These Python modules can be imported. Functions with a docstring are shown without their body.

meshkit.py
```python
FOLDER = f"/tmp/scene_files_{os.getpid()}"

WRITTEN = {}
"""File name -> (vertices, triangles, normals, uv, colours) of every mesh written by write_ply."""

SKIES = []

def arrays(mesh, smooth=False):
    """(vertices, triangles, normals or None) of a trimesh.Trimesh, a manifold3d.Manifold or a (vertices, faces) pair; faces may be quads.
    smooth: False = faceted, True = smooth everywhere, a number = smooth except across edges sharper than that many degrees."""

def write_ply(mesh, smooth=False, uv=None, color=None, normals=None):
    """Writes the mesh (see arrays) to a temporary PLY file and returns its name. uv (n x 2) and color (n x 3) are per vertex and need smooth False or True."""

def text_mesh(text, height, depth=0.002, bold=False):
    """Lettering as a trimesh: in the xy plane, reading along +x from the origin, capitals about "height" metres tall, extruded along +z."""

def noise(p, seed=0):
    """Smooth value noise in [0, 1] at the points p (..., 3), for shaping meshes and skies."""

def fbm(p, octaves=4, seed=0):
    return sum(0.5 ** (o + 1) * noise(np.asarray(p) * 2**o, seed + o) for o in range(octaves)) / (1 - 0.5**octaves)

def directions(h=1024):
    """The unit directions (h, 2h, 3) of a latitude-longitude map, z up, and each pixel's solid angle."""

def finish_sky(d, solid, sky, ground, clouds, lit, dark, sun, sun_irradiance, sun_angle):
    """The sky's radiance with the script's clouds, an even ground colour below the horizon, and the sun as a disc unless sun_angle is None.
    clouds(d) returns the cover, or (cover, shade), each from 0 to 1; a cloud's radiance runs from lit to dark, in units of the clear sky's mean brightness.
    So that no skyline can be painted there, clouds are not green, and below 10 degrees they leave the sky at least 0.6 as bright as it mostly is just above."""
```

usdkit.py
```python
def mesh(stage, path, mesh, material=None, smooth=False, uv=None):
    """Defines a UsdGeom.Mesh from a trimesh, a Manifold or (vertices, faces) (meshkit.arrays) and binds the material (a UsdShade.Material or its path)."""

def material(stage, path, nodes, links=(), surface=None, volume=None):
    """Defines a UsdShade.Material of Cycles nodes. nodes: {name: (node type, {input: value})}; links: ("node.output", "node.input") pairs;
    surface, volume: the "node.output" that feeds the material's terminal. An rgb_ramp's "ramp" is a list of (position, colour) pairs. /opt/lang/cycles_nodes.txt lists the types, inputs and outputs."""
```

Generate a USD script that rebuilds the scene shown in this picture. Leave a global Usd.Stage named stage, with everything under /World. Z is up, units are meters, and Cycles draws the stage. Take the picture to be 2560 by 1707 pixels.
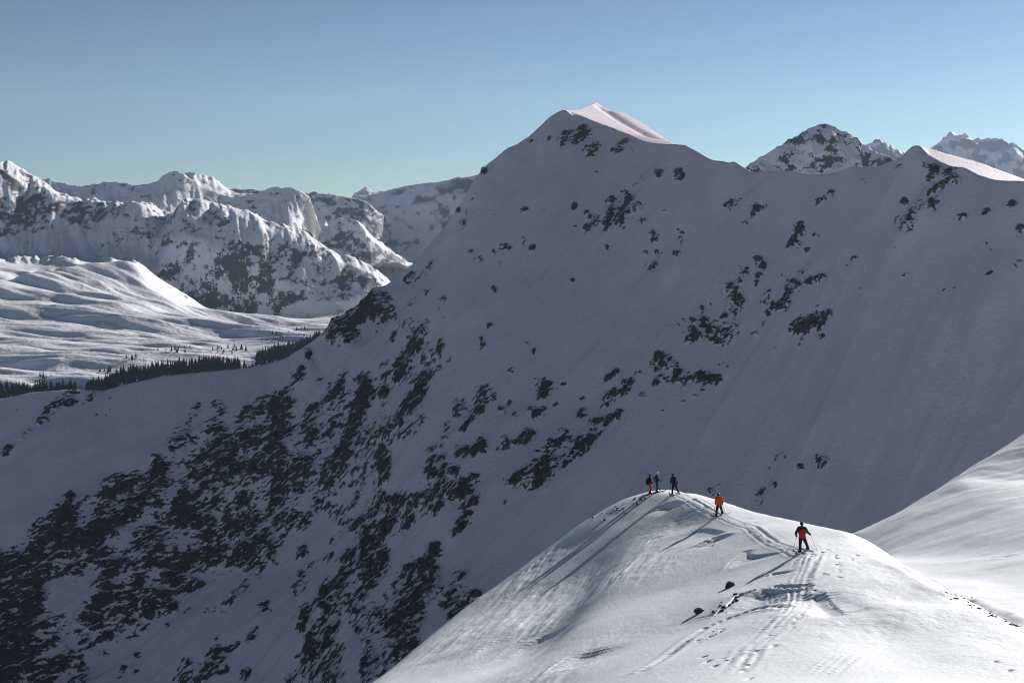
import math
import numpy as np
import trimesh
import manifold3d as m3
from scipy.interpolate import LinearNDInterpolator, RegularGridInterpolator
from scipy.ndimage import gaussian_filter, map_coordinates, label as nd_label
from scipy.spatial import cKDTree
import usdkit
import meshkit
from pxr import Usd, UsdGeom, UsdLux, UsdShade, Sdf, Gf, Vt

stage = Usd.Stage.CreateInMemory()
UsdGeom.SetStageUpAxis(stage, UsdGeom.Tokens.z)
UsdGeom.SetStageMetersPerUnit(stage, 1.0)
W = UsdGeom.Xform.Define(stage, '/World')
stage.SetDefaultPrim(W.GetPrim())
UsdGeom.Scope.Define(stage, '/World/Looks')

# ------------------------------------------------------------------ camera, sky, sun, exposure
FOC, CX, CY, YH = 3500.0, 1280.0, 853.5, 588.0          # in pixels of the 2560 px wide photograph
PITCH = math.atan((CY - YH) / FOC)
SUN_AZ, SUN_EL = math.radians(38.0), math.radians(19.5)
SUN = np.array([math.sin(SUN_AZ) * math.cos(SUN_EL), math.cos(SUN_AZ) * math.cos(SUN_EL), math.sin(SUN_EL)])
HAZE = 2.0e-5
SUN_I, SKY_S, EXPOSURE = 1.25, 0.05, 0.7

cam = UsdGeom.Camera.Define(stage, '/World/camera')
cam.CreateHorizontalApertureAttr(36.0)
cam.CreateVerticalApertureAttr(36.0 * 682 / 1024)
cam.CreateFocalLengthAttr(36.0 * FOC / 2560)
cam.CreateClippingRangeAttr(Gf.Vec2f(0.5, 200000))
cam.CreateExposureAttr(EXPOSURE)
cam.AddRotateXOp().Set(90 - math.degrees(PITCH))

usdkit.material(stage, '/World/Looks/sky_look', {
    'sky': ('sky_texture', {'sky_type': 'single_scattering', 'sun_disc': False, 'sun_elevation': SUN_EL, 'sun_rotation': SUN_AZ,
                            'altitude': 2200.0, 'air_density': 1.0, 'aerosol_density': 0.6, 'ozone_density': 1.0}),
    'tone': ('hsv', {'hue': 0.5, 'saturation': 0.8, 'value': 1.0, 'fac': 1.0}),
    'deep': ('gamma', {'gamma': 1.85}),
    'level': ('mix_color', {'blend_type': 'multiply', 'fac': 1.0, 'b': (0.091, 0.113, 0.122)}),
    'bg': ('background_shader', {'strength': SKY_S})},
    [('sky.color', 'tone.color'), ('tone.color', 'deep.color'), ('deep.color', 'level.a'), ('level.result', 'bg.color')], surface='bg.background')
sky = UsdLux.DomeLight.Define(stage, '/World/sky')
UsdShade.MaterialBindingAPI.Apply(sky.GetPrim()).Bind(UsdShade.Material.Get(stage, '/World/Looks/sky_look'))
sun = UsdLux.DistantLight.Define(stage, '/World/sun')
sun.CreateIntensityAttr(SUN_I)
sun.CreateAngleAttr(0.5)
sun.CreateNormalizeAttr(True)
sun.CreateColorAttr(Gf.Vec3f(1.0, 0.985, 0.965))
sun.AddRotateZOp().Set(-math.degrees(SUN_AZ))
sun.AddRotateXOp().Set(-(90 - math.degrees(SUN_EL)))

# ------------------------------------------------------------------ helpers
USED = {}


def numbered(parent, name):
    key = (parent, name)
    n = USED[key] = USED.get(key, -1) + 1
    return f'{parent}/{name}' + (f'_{n:03d}' if n else '')


def tag(prim, label=None, cat=None, group=None, kind=None):
    p = prim.GetPrim() if hasattr(prim, 'GetPrim') else prim
    for k, v in (('label', label), ('category', cat), ('group', group), ('kind', kind)):
        if v:
            p.SetCustomDataByKey(k, v)
    return p


def thing(name, label, cat, loc=(0, 0, 0), rotz=0.0, group=None, kind=None):
    x = UsdGeom.Xform.Define(stage, numbered('/World', name))
    x.AddTranslateOp().Set(Gf.Vec3d(*map(float, loc)))
    if rotz:
        x.AddRotateZOp().Set(float(rotz))
    tag(x, label, cat, group, kind)
    return str(x.GetPath())


def obj(name, mesh, mat, parent='/World', smooth=False):
    return usdkit.mesh(stage, numbered(parent, name), mesh, '/World/Looks/' + mat, smooth)


def raw_mesh(name, v, f, n, mat, parent='/World', attr=None):
    m = UsdGeom.Mesh.Define(stage, numbered(parent, name))
    m.CreatePointsAttr(Vt.Vec3fArray.FromNumpy(v.astype(np.float32)))
    m.CreateFaceVertexCountsAttr(Vt.IntArray.FromNumpy(np.full(len(f), 3, np.int32)))
    m.CreateFaceVertexIndicesAttr(Vt.IntArray.FromNumpy(f.astype(np.int32).ravel()))
    m.CreateSubdivisionSchemeAttr('none')
    m.CreateNormalsAttr(Vt.Vec3fArray.FromNumpy(n.astype(np.float32)))
    m.SetNormalsInterpolation('vertex')
    if attr is not None:
        UsdGeom.PrimvarsAPI(m).CreatePrimvar('rock', Sdf.ValueTypeNames.FloatArray, 'vertex').Set(Vt.FloatArray.FromNumpy(attr.astype(np.float32)))
    UsdShade.MaterialBindingAPI.Apply(m.GetPrim()).Bind(UsdShade.Material.Get(stage, '/World/Looks/' + mat))
    return m


def P(px, py, d):
    """The point of the world seen at a pixel of the photograph (2560 wide), d metres ahead."""
    a, b = (np.asarray(px, float) - CX) / FOC, -(np.asarray(py, float) - CY) / FOC
    c, s = math.cos(PITCH), math.sin(PITCH)
    y, z = c + b * s, -s + b * c
    return np.stack([a / y * d, np.ones_like(a) * d, z / y * d], -1)


K = 2560 / 2352.0


def D(px, py, d):
    return P(np.asarray(px, float) * K, np.asarray(py, float) * K, d)


def pix(v):
    c, s = math.cos(PITCH), math.sin(PITCH)
    zc = v[..., 1] * c - v[..., 2] * s
    yc = v[..., 1] * s + v[..., 2] * c
    return CX + FOC * v[..., 0] / zc, CY - FOC * yc / zc


def smooth(a, b, x):
    t = np.clip((x - a) / (b - a), 0, 1)
    return t * t * (3 - 2 * t)


def n2(x, y, s, seed, oct=4):
    return meshkit.fbm(np.stack([x / s, y / s, np.full_like(x, 0.37)], -1), oct, seed) - 0.5


def ridged(x, y, s, seed, oct=4):
    out = 0
    for o in range(oct):
        q = 1 - np.abs(2 * meshkit.noise(np.stack([x / s * 2**o, y / s * 2**o, np.full_like(x, .5 + o)], -1), seed + o) - 1)
        out = out + q * 0.5 ** (o + 1)
    return out


def unit(f):
    return (f - f.mean()) / f.std()


def rdg(x, y, s, seed, oct=4):
    return (ridged(x, y, s, seed, oct) - .62) / .13


def grid_faces(nr, nc):
    i, j = np.meshgrid(np.arange(nr - 1), np.arange(nc - 1), indexing='ij')
    a = (i * nc + j).ravel()
    return np.concatenate([np.stack([a, a + 1, a + nc + 1], 1), np.stack([a, a + nc + 1, a + nc], 1)])


def normals(v, f):
    n = np.zeros_like(v)
    fn = np.cross(v[f[:, 1]] - v[f[:, 0]], v[f[:, 2]] - v[f[:, 0]])
    for k in range(3):
        for c in range(3):
            n[:, c] += np.bincount(f[:, k], fn[:, c], len(v))
    return n / np.maximum(np.linalg.norm(n, axis=1, keepdims=True), 1e-12)


class Tin:
    """Height field through scattered points: triangulated, then rounded off (small near the crests, large away from them)."""
    def __init__(self, pts, res, s_small, s_large, crest=None, reach=40.0, margin=0):
        pts = np.asarray(pts, float)
        lo, hi = pts[:, :2].min(0), pts[:, :2].max(0)
        self.lo, self.res = lo, res
        nx, ny = (np.ceil((hi - lo) / res).astype(int) + 1)
        X, Y = np.meshgrid(lo[0] + np.arange(nx) * res, lo[1] + np.arange(ny) * res, indexing='ij')
        Z = LinearNDInterpolator(pts[:, :2], pts[:, 2])(X, Y)
        bad = np.isnan(Z)
        if bad.any():
            t = cKDTree(pts[:, :2])
            q = np.stack([X[bad], Y[bad]], 1)
            dd, ii = t.query(q, 4)
            w = 1 / (dd + 1) ** 2
            Z[bad] = (pts[ii, 2] * w).sum(1) / w.sum(1)
        a = gaussian_filter(Z, s_small / res, mode='nearest')
        if crest is not None:
            b = gaussian_filter(Z, s_large / res, mode='nearest')
            d = cKDTree(np.asarray(crest)[:, :2]).query(np.stack([X, Y], -1).reshape(-1, 2))[0].reshape(X.shape)
            self.crest_tree = cKDTree(np.asarray(crest)[:, :2])
            t = smooth(reach * .3, reach, d)
            a = a * (1 - t) + b * t
        self.Z = a

    def __call__(self, x, y):
        return map_coordinates(self.Z, [(x - self.lo[0]) / self.res, (y - self.lo[1]) / self.res], order=1, mode='nearest')


def densify(p, step):
    p = np.asarray(p, float)
    out = [p[:1]]
    for a, b in zip(p[:-1], p[1:]):
        n = max(1, int(np.linalg.norm(b[:2] - a[:2]) / step))
        t = np.arange(1, n + 1)[:, None] / n
        out.append(a + (b - a) * t)
    return np.vstack(out)


# ------------------------------------------------------------------ materials of the terrain
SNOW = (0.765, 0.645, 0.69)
ROCK_A, ROCK_B = (0.013, 0.013, 0.011), (0.085, 0.072, 0.055)


def terrain_look(name, scale, sharp, bump_s, bump_d, snow=SNOW, ra=ROCK_A, rb=ROCK_B, fine=0.5, rough=0.75, stretch=(1, 1, 1)):
    """Snow and rock parted by the mesh's own 'rock' value plus fine noise."""
    usdkit.material(stage, '/World/Looks/' + name, {
        'geo': ('geometry', {}),
        'att': ('attribute', {'attribute': 'rock'}),
        'st': ('mapping', {'scale': stretch}),
        'n1': ('noise_texture', {'scale': scale, 'detail': 5.0, 'roughness': 0.62}),
        'c': ('math', {'math_type': 'subtract', 'value2': 0.5}),
        'm': ('math', {'math_type': 'multiply', 'value2': fine}),
        's': ('math', {'math_type': 'add'}),
        'r': ('map_range', {'range_type': 'smoothstep', 'from_min': 0.5 - sharp, 'from_max': 0.5 + sharp, 'to_min': 0.0, 'to_max': 1.0, 'clamp': True}),
        'n2': ('noise_texture', {'scale': scale * 0.35, 'detail': 6.0, 'roughness': 0.7}),
        'rk': ('rgb_ramp', {'ramp': [(0.3, ra), (0.52, tuple(.5 * (a + b) for a, b in zip(ra, rb))), (0.7, rb)]}),
        'sn': ('noise_texture', {'scale': scale * 0.06, 'detail': 3.0, 'roughness': 0.5}),
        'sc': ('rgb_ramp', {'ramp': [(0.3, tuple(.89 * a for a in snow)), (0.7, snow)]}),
        'mix': ('mix_color', {'blend_type': 'mix'}),
        'bn': ('noise_texture', {'scale': bump_s, 'detail': 6.0, 'roughness': 0.6}),
        'bump': ('bump', {'strength': 0.6, 'distance': bump_d}),
        'p': ('principled_bsdf', {'roughness': rough, 'specular_ior_level': 0.25}),
    }, [('geo.position', 'st.vector'), ('st.vector', 'n1.vector'), ('geo.position', 'n2.vector'), ('geo.position', 'bn.vector'), ('geo.position', 'sn.vector'),
        ('n1.fac', 'c.value1'), ('c.value', 'm.value1'), ('m.value', 's.value1'), ('att.fac', 's.value2'), ('s.value', 'r.value'),
        ('n2.fac', 'rk.fac'), ('sn.fac', 'sc.fac'), ('sc.color', 'mix.a'), ('rk.color', 'mix.b'), ('r.result', 'mix.fac'),
        ('bn.fac', 'bump.height'), ('bump.normal', 'p.normal'), ('mix.result', 'p.base_color')], surface='p.BSDF')


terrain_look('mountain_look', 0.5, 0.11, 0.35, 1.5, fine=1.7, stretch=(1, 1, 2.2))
terrain_look('range_look', 0.22, 0.10, 0.08, 5.0, snow=(0.76, 0.735, 0.765), fine=1.9)
terrain_look('far_range_look', 0.02, 0.12, 0.012, 20.0)
terrain_look('ridge_look', 3.0, 0.08, 5.0, 0.06, snow=(0.79, 0.79, 0.80), fine=0.4, rough=0.6)

# ------------------------------------------------------------------ the main mountain
RIDGE = np.array([  # crest in pixels of the photograph, left to right
    (-420, 1075), (-200, 1030), (0, 996), (33, 990), (62, 981), (109, 976), (160, 973), (207, 972), (261, 974), (305, 961), (359, 949), (410, 938), (468, 931), (520, 927),
    (566, 923), (610, 918), (653, 912), (690, 902), (718, 892), (742, 878), (762, 865), (785, 850), (805, 833), (820, 818), (827, 811), (838, 790), (868, 782), (890, 765), (912, 748),
    (924, 728), (935, 712), (955, 711), (969, 707), (1007, 680), (1030, 660), (1045, 642), (1065, 618), (1088, 593), (1105, 575), (1121, 555), (1138, 528), (1154, 501), (1170, 475),
    (1186, 447), (1200, 427), (1217, 409), (1235, 397), (1248, 385), (1262, 372), (1269, 366), (1293, 359), (1308, 350), (1320, 344), (1336, 329), (1348, 318), (1362, 304),
    (1375, 291), (1390, 282), (1406, 274), (1417, 277), (1437, 292), (1452, 292), (1468, 294), (1482, 302), (1496, 308), (1512, 313), (1530, 320), (1548, 328), (1565, 334), (1592, 347), (1617, 356),
    (1651, 360), (1682, 359), (1698, 361), (1713, 366), (1730, 376), (1747, 384), (1765, 387), (1782, 396), (1806, 402), (1820, 404), (1834, 402), (1843, 410), (1851, 420), (1861, 423), (1880, 424),
    (1920, 423), (1950, 426), (1978, 425), (2005, 431), (2033, 434), (2068, 431), (2095, 424), (2123, 417), (2150, 416), (2188, 412), (2212, 405), (2236, 397), (2259, 386), (2268, 373), (2281, 363),
    (2295, 362), (2307, 368), (2316, 382), (2330, 394), (2343, 402), (2369, 412), (2404, 417), (2430, 428), (2472, 447), (2508, 450), (2560, 452), (2700, 470), (2900, 520)], float)
RD = np.interp(RIDGE[:, 0], [-420, 0, 200, 500, 800, 940, 1100, 1200, 1406, 1500, 1650, 1850, 2060, 2280, 2560, 2900],
               [1190, 1190, 1195, 1230, 1275, 1310, 1360, 1400, 1430, 1410, 1350, 1250, 1150, 1050, 930, 850])
crest = densify(P(RIDGE[:, 0], RIDGE[:, 1], RD), 6.0)
jit = meshkit.fbm(np.stack([crest[:, 0] / 14, crest[:, 1] / 14, crest[:, 2] * 0], -1), 4, 5) - .5
rough_crest = np.interp(pix(crest)[0], [0, 700, 850, 960, 1200, 1300, 1400, 1650, 1700, 1850, 2000, 2600], [.5, .6, 3.2, 3.0, 1.8, 1.6, .5, .7, 4.5, 4.5, 1.4, 1.0])
crest[:, 2] += jit * rough_crest * 2.0
pts = [crest]
PHI = math.radians(14)
down = np.array([-math.sin(PHI), -math.cos(PHI)])
cpx = pix(crest)[0]
for L, k in ((12, .85), (60, .88), (150, .87), (280, .85), (420, .82), (600, .76), (760, .66)):
    q = crest.copy()
    q[:, :2] += down * L
    lower = np.interp(cpx, [0, 500, 1000, 1500, 2600], [.9, .96, 1.0, .97, .93])
    q[:, 2] -= L * k * lower
    pts.append(q[::6] if L > 100 else q[::2])
for L, k in ((25, .45), (80, .55), (200, .6), (380, .6)):                     # the far side of the crest
    sel = (cpx < 1300) | (cpx > 1690) & (cpx < 2300)
    q = crest[sel].copy()
    q[:, 0] += np.where(q[:, 0] < 60, -.15, .35) * L
    q[:, 1] += .95 * L
    q[:, 2] -= L * k
    pts.append(q[::6] if L > 60 else q[::2])
# the sunlit back of the summit and of the right shoulder
backs = []
for sky_, dd in (([(1417, 275), (1444, 273), (1462, 265), (1489, 255), (1506, 266), (1534, 281), (1565, 285), (1599, 304), (1634, 327), (1658, 344), (1684, 358)], [1442, 1530, 1600, 1680, 1675, 1660, 1630, 1570, 1500, 1430, 1358]),
                 ([(2307, 366), (2323, 373), (2382, 389), (2446, 405), (2495, 422), (2556, 446), (2700, 500)], [1056, 1080, 1105, 1095, 1068, 1020, 970])):
    s = np.array(sky_, float)
    line = densify(P(s[:, 0], s[:, 1], np.array(dd, float)), 6)
    pts.append(line)
    backs.append(line)
    for L, k in ((25, .35), (90, .5), (250, .6), (400, .6)):
        q = line.copy()
        q[:, 0] += np.where(pix(line)[0] < 1490, -.55, .6) * L
        q[:, 1] += .82 * L
        q[:, 2] -= L * k
        pts.append(q[::3])
GULLY = P(np.array([1503, 1535, 1565, 1600, 1625.]), np.array([270, 300, 322, 340, 350.]), np.array([1650, 1570, 1510, 1450, 1405.]))
main_tin = Tin(np.vstack(pts), 2.0, 1.2, 14.0, np.vstack([crest] + backs), 60.0)

# what rock shows where on the face: strokes (points, half width, strength) read off enlarged views (origin x, y, scale)
STROKES = []


def Z(ox, oy, s, data):
    for p, w, k in data:
        STROKES.append((np.array(p, float).reshape(-1, 2) * s + (ox, oy), w * s, k))


s6 = 600 / 2352
Z(0, 960, s6, [
    ([740, 80, 620, 200, 500, 250], 36, .6), ([690, 60, 560, 180, 470, 250], 22, .5), ([460, 310, 390, 370], 15, .85), ([265, 470, 220, 530], 18, .85), ([90, 620, 40, 670], 30, .7),
    ([910, 80, 880, 150], 25, .6), ([800, 200], 14, .6), ([680, 240], 12, .6), ([1080, 155], 10, .7), ([1080, 235], 9, .6), ([950, 290], 9, .6), ([1050, 290], 8, .6), ([700, 405], 10, .6), ([885, 760], 9, .7),
    ([155, 260], 10, .6), ([320, 215], 9, .6), ([1950, 210, 1860, 360, 1850, 400], 25, .6), ([2110, 200, 2160, 240], 50, .6), ([1800, 480, 1720, 620, 1760, 700], 70, .55), ([1540, 750, 1560, 850], 60, .8),
    ([2100, 480, 2050, 700, 1950, 850], 110, .78), ([1560, 850, 1420, 950, 1150, 950, 1060, 1000], 60, .62), ([1080, 1040, 1300, 980], 30, .7), ([860, 1120, 1080, 1090], 35, .7),
    ([1080, 1090, 1000, 1260, 880, 1400], 30, .78), ([1600, 900, 1400, 1100, 1250, 1250, 1100, 1400, 900, 1550], 80, .82), ([1120, 1280, 1280, 1220], 25, .8), ([700, 1100, 640, 1230, 560, 1330, 440, 1440], 40, .75),
    ([740, 1260, 740, 1380], 12, .7), ([640, 1350, 560, 1568], 130, .85), ([2250, 600, 2200, 900, 2000, 1000, 1800, 1150, 1780, 1300], 120, .75), ([2100, 1100, 1950, 1250], 60, .5), ([1700, 1320, 2050, 1350], 60, .88),
    ([1560, 1200, 1500, 1240], 40, .7), ([1480, 1500, 1300, 1560], 70, .55), ([2250, 1300, 2352, 1500], 90, .7), ([1900, 1450, 2150, 1480], 50, .5)])
Z(600, 960, s6, [
    ([380, 150, 360, 500, 370, 900, 350, 1250], 55, 1.05), ([400, 250, 400, 450], 90, .9), ([200, 180, 60, 330], 60, .6), ([460, 100], 60, .55), ([80, 500, 250, 600, 100, 850], 150, .75), ([960, 30, 900, 130, 780, 230, 650, 350], 35, .65),
    ([720, 230, 620, 430], 45, .65), ([1230, 20, 1150, 250, 1080, 450, 1020, 620, 900, 800, 850, 960], 65, .85), ([1000, 200, 850, 400, 700, 550], 120, .45), ([600, 800, 500, 950, 450, 960], 120, .85), ([700, 850], 50, .6), ([1400, 100], 60, .65),
    ([1760, 50, 1700, 180, 1600, 260, 1540, 380, 1420, 470], 50, .8), ([1420, 420, 1250, 520], 90, .5), ([1200, 560, 1080, 650, 980, 760], 50, .6), ([1800, 330, 1690, 460, 1500, 560], 30, .6), ([1390, 680, 1390, 820], 55, .95),
    ([1240, 790, 1100, 850, 1000, 930], 40, .6), ([1460, 890, 1330, 970], 25, .8), ([1290, 910, 1080, 1000, 1000, 1100, 940, 1070], 20, .65), ([1200, 1020, 1070, 1200], 18, .5), ([430, 1050, 430, 1350], 70, .6), ([500, 1270, 680, 1300, 760, 1170], 35, .5),
    ([500, 1370, 650, 1380], 40, .5), ([700, 1150, 820, 1060], 30, .5), ([850, 1220, 1000, 1280, 1020, 1350], 45, .55), ([1080, 1400, 1230, 1310], 22, .8), ([1380, 1120, 1320, 1230, 1250, 1380], 60, .7), ([1550, 1120, 1480, 1300, 1430, 1420], 55, .9),
    ([1700, 1150, 1900, 1100, 2000, 1020, 2200, 1030], 75, .75), ([1850, 1230, 1950, 1200], 40, .8), ([1680, 1260, 1600, 1400], 35, .7), ([2350, 900, 2230, 980], 18, .8), ([1850, 870, 1950, 890, 2090, 840], 35, .95), ([1850, 940, 2000, 960], 30, .6),
    ([1980, 680, 1880, 760], 30, .88), ([1960, 600, 1860, 655], 14, .85), ([2150, 200, 2120, 270], 40, .6), ([2030, 390, 2000, 520], 30, .6), ([2280, 350, 2180, 450], 18, .6), ([2110, 660, 2352, 640], 28, .7), ([2270, 1150, 2210, 1260, 2160, 1400, 2080, 1470], 35, .8),
    ([50, 1150, 80, 1300], 110, .65), ([60, 1450, 120, 1560], 110, .75), ([270, 1480, 300, 1560], 60, .7)])
Z(0, 1307, s6, [
    ([100, 500, 50, 900, 80, 1200, 0, 1400], 200, 1.1), ([600, 60, 450, 250, 300, 480, 250, 750, 150, 1000], 150, .98), ([700, 100, 780, 230], 80, .8), ([880, 100, 900, 250], 60, .7), ([1050, 130, 950, 330], 60, .65), ([100, 400, 30, 540], 60, .7),
    ([900, 330, 750, 430, 650, 490], 50, .7), ([1060, 430, 1030, 620, 950, 800, 870, 960], 85, .92), ([1450, 100, 1300, 260, 1230, 350], 90, .7), ([1600, 60, 1500, 250], 80, .7), ([1400, 400, 1350, 600, 1250, 750, 1150, 820], 110, .65),
    ([1650, 450, 1900, 370, 2200, 330, 2352, 250], 95, .92), ([1700, 570, 1880, 560], 50, .85), ([1450, 750, 1600, 700], 70, .82), ([1700, 640, 1850, 640], 40, .6), ([1800, 30, 1950, 80], 50, .6), ([2300, 100], 80, .8), ([1750, 330], 60, .5),
    ([1700, 790, 1450, 880], 50, .75), ([1300, 940, 1100, 980], 40, .65), ([1380, 1010, 1150, 1070, 1000, 1120], 45, .65), ([600, 950, 420, 1000], 60, .5), ([800, 980, 950, 980], 50, .7), ([560, 1120], 60, .7), ([750, 1100, 880, 1150], 45, .7), ([250, 1220], 70, .85),
    ([400, 1260, 500, 1200], 50, .5), ([650, 1300, 500, 1450, 350, 1560], 80, .8), ([200, 1350, 300, 1450], 60, .5), ([800, 1450, 780, 1560], 50, .92), ([800, 1290], 35, .6), ([50, 1480, 150, 1560], 70, .7), ([1000, 1260], 50, .4), ([1340, 1290], 25, .75), ([1650, 1200], 25, .5),
    ([1210, 1420], 30, .55), ([1320, 1440], 30, .55), ([1160, 1500], 40, .5), ([1850, 860], 25, .6), ([2110, 840], 25, .6), ([2030, 870], 25, .6), ([1750, 840], 20, .6), ([2200, 870], 20, .6), ([2090, 540], 25, .65), ([1960, 590], 35, .8), ([2100, 1130], 18, .6), ([1640, 1000], 18, .6),
    ([2140, 1290, 2050, 1420, 1950, 1530], 55, .88), ([1850, 1400, 1800, 1530], 80, .55), ([2330, 1180, 2220, 1290], 15, .6), ([2180, 1430], 50, .4), ([2290, 700, 2250, 760], 40, .7)])
Z(600, 1307, s6, [
    ([60, 60, 90, 250, 80, 380], 90, .75), ([280, 180, 290, 300], 65, .75), ([330, 60, 560, 50], 50, .5), ([80, 480, 170, 460], 50, .6), ([340, 400], 20, .6), ([30, 620], 40, .5), ([420, 130], 25, .7), ([620, 260, 600, 310], 35, .75), ([890, 330, 780, 380, 680, 440], 18, .65),
    ([590, 490], 25, .8), ([580, 590], 60, .65), ([500, 690], 30, .8), ([900, 160], 20, .8), ([960, 105], 20, .7), ([1250, 80, 1220, 200], 35, .92), ([1390, 150, 1280, 190], 22, .92), ([1250, 250, 1220, 400, 1200, 520], 60, .85), ([1400, 270, 1380, 430, 1280, 530], 45, .9),
    ([1080, 310, 1000, 450, 1020, 560, 950, 690, 900, 770], 50, .8), ([1280, 590, 1200, 680, 1130, 820], 50, .88), ([1050, 820, 940, 870], 30, .6), ([850, 580, 810, 690], 30, .8), ([920, 590], 30, .5), ([740, 790, 820, 830, 820, 900], 40, .7), ([640, 850, 600, 1000], 40, .92),
    ([470, 920], 30, .7), ([800, 980, 720, 1080, 680, 1180], 30, .8), ([900, 1000, 850, 1100], 45, .8), ([850, 1180, 700, 1250, 620, 1340], 55, .92), ([1930, 220, 1860, 330], 40, .75), ([1850, 400, 1860, 600, 1750, 750, 1550, 850, 1480, 1000], 85, .97), ([1700, 430, 1600, 560, 1560, 650], 60, .75),
    ([1520, 750], 60, .7), ([1350, 900, 1350, 1000], 80, .7), ([1180, 900], 50, .7), ([1600, 1050, 1650, 1150, 1620, 1250], 85, .92), ([1750, 900, 1680, 1000], 50, .7), ([1500, 1080, 1400, 1250, 1250, 1350], 70, .75), ([1250, 1180], 50, .6), ([1230, 1400, 1240, 1500], 50, .8),
    ([1530, 1320], 60, .8), ([1100, 1010, 1180, 1050], 25, .7), ([970, 1230, 980, 1310], 45, .6), ([1400, 1400, 1420, 1500], 30, .6), ([2170, 490, 2140, 620], 28, .8), ([2080, 680, 2030, 780], 45, .85), ([2250, 720, 2150, 800], 55, .65), ([2330, 700], 30, .8), ([2200, 880, 2080, 930], 45, .97),
    ([140, 1050, 90, 1140], 30, .7), ([240, 830], 60, .5), ([620, 1420, 560, 1520], 60, .6), ([850, 1430, 900, 1500], 90, .7), ([720, 1470], 60, .6), ([40, 1450, 50, 1550], 40, .7), ([500, 1560], 50, .9)])
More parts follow.
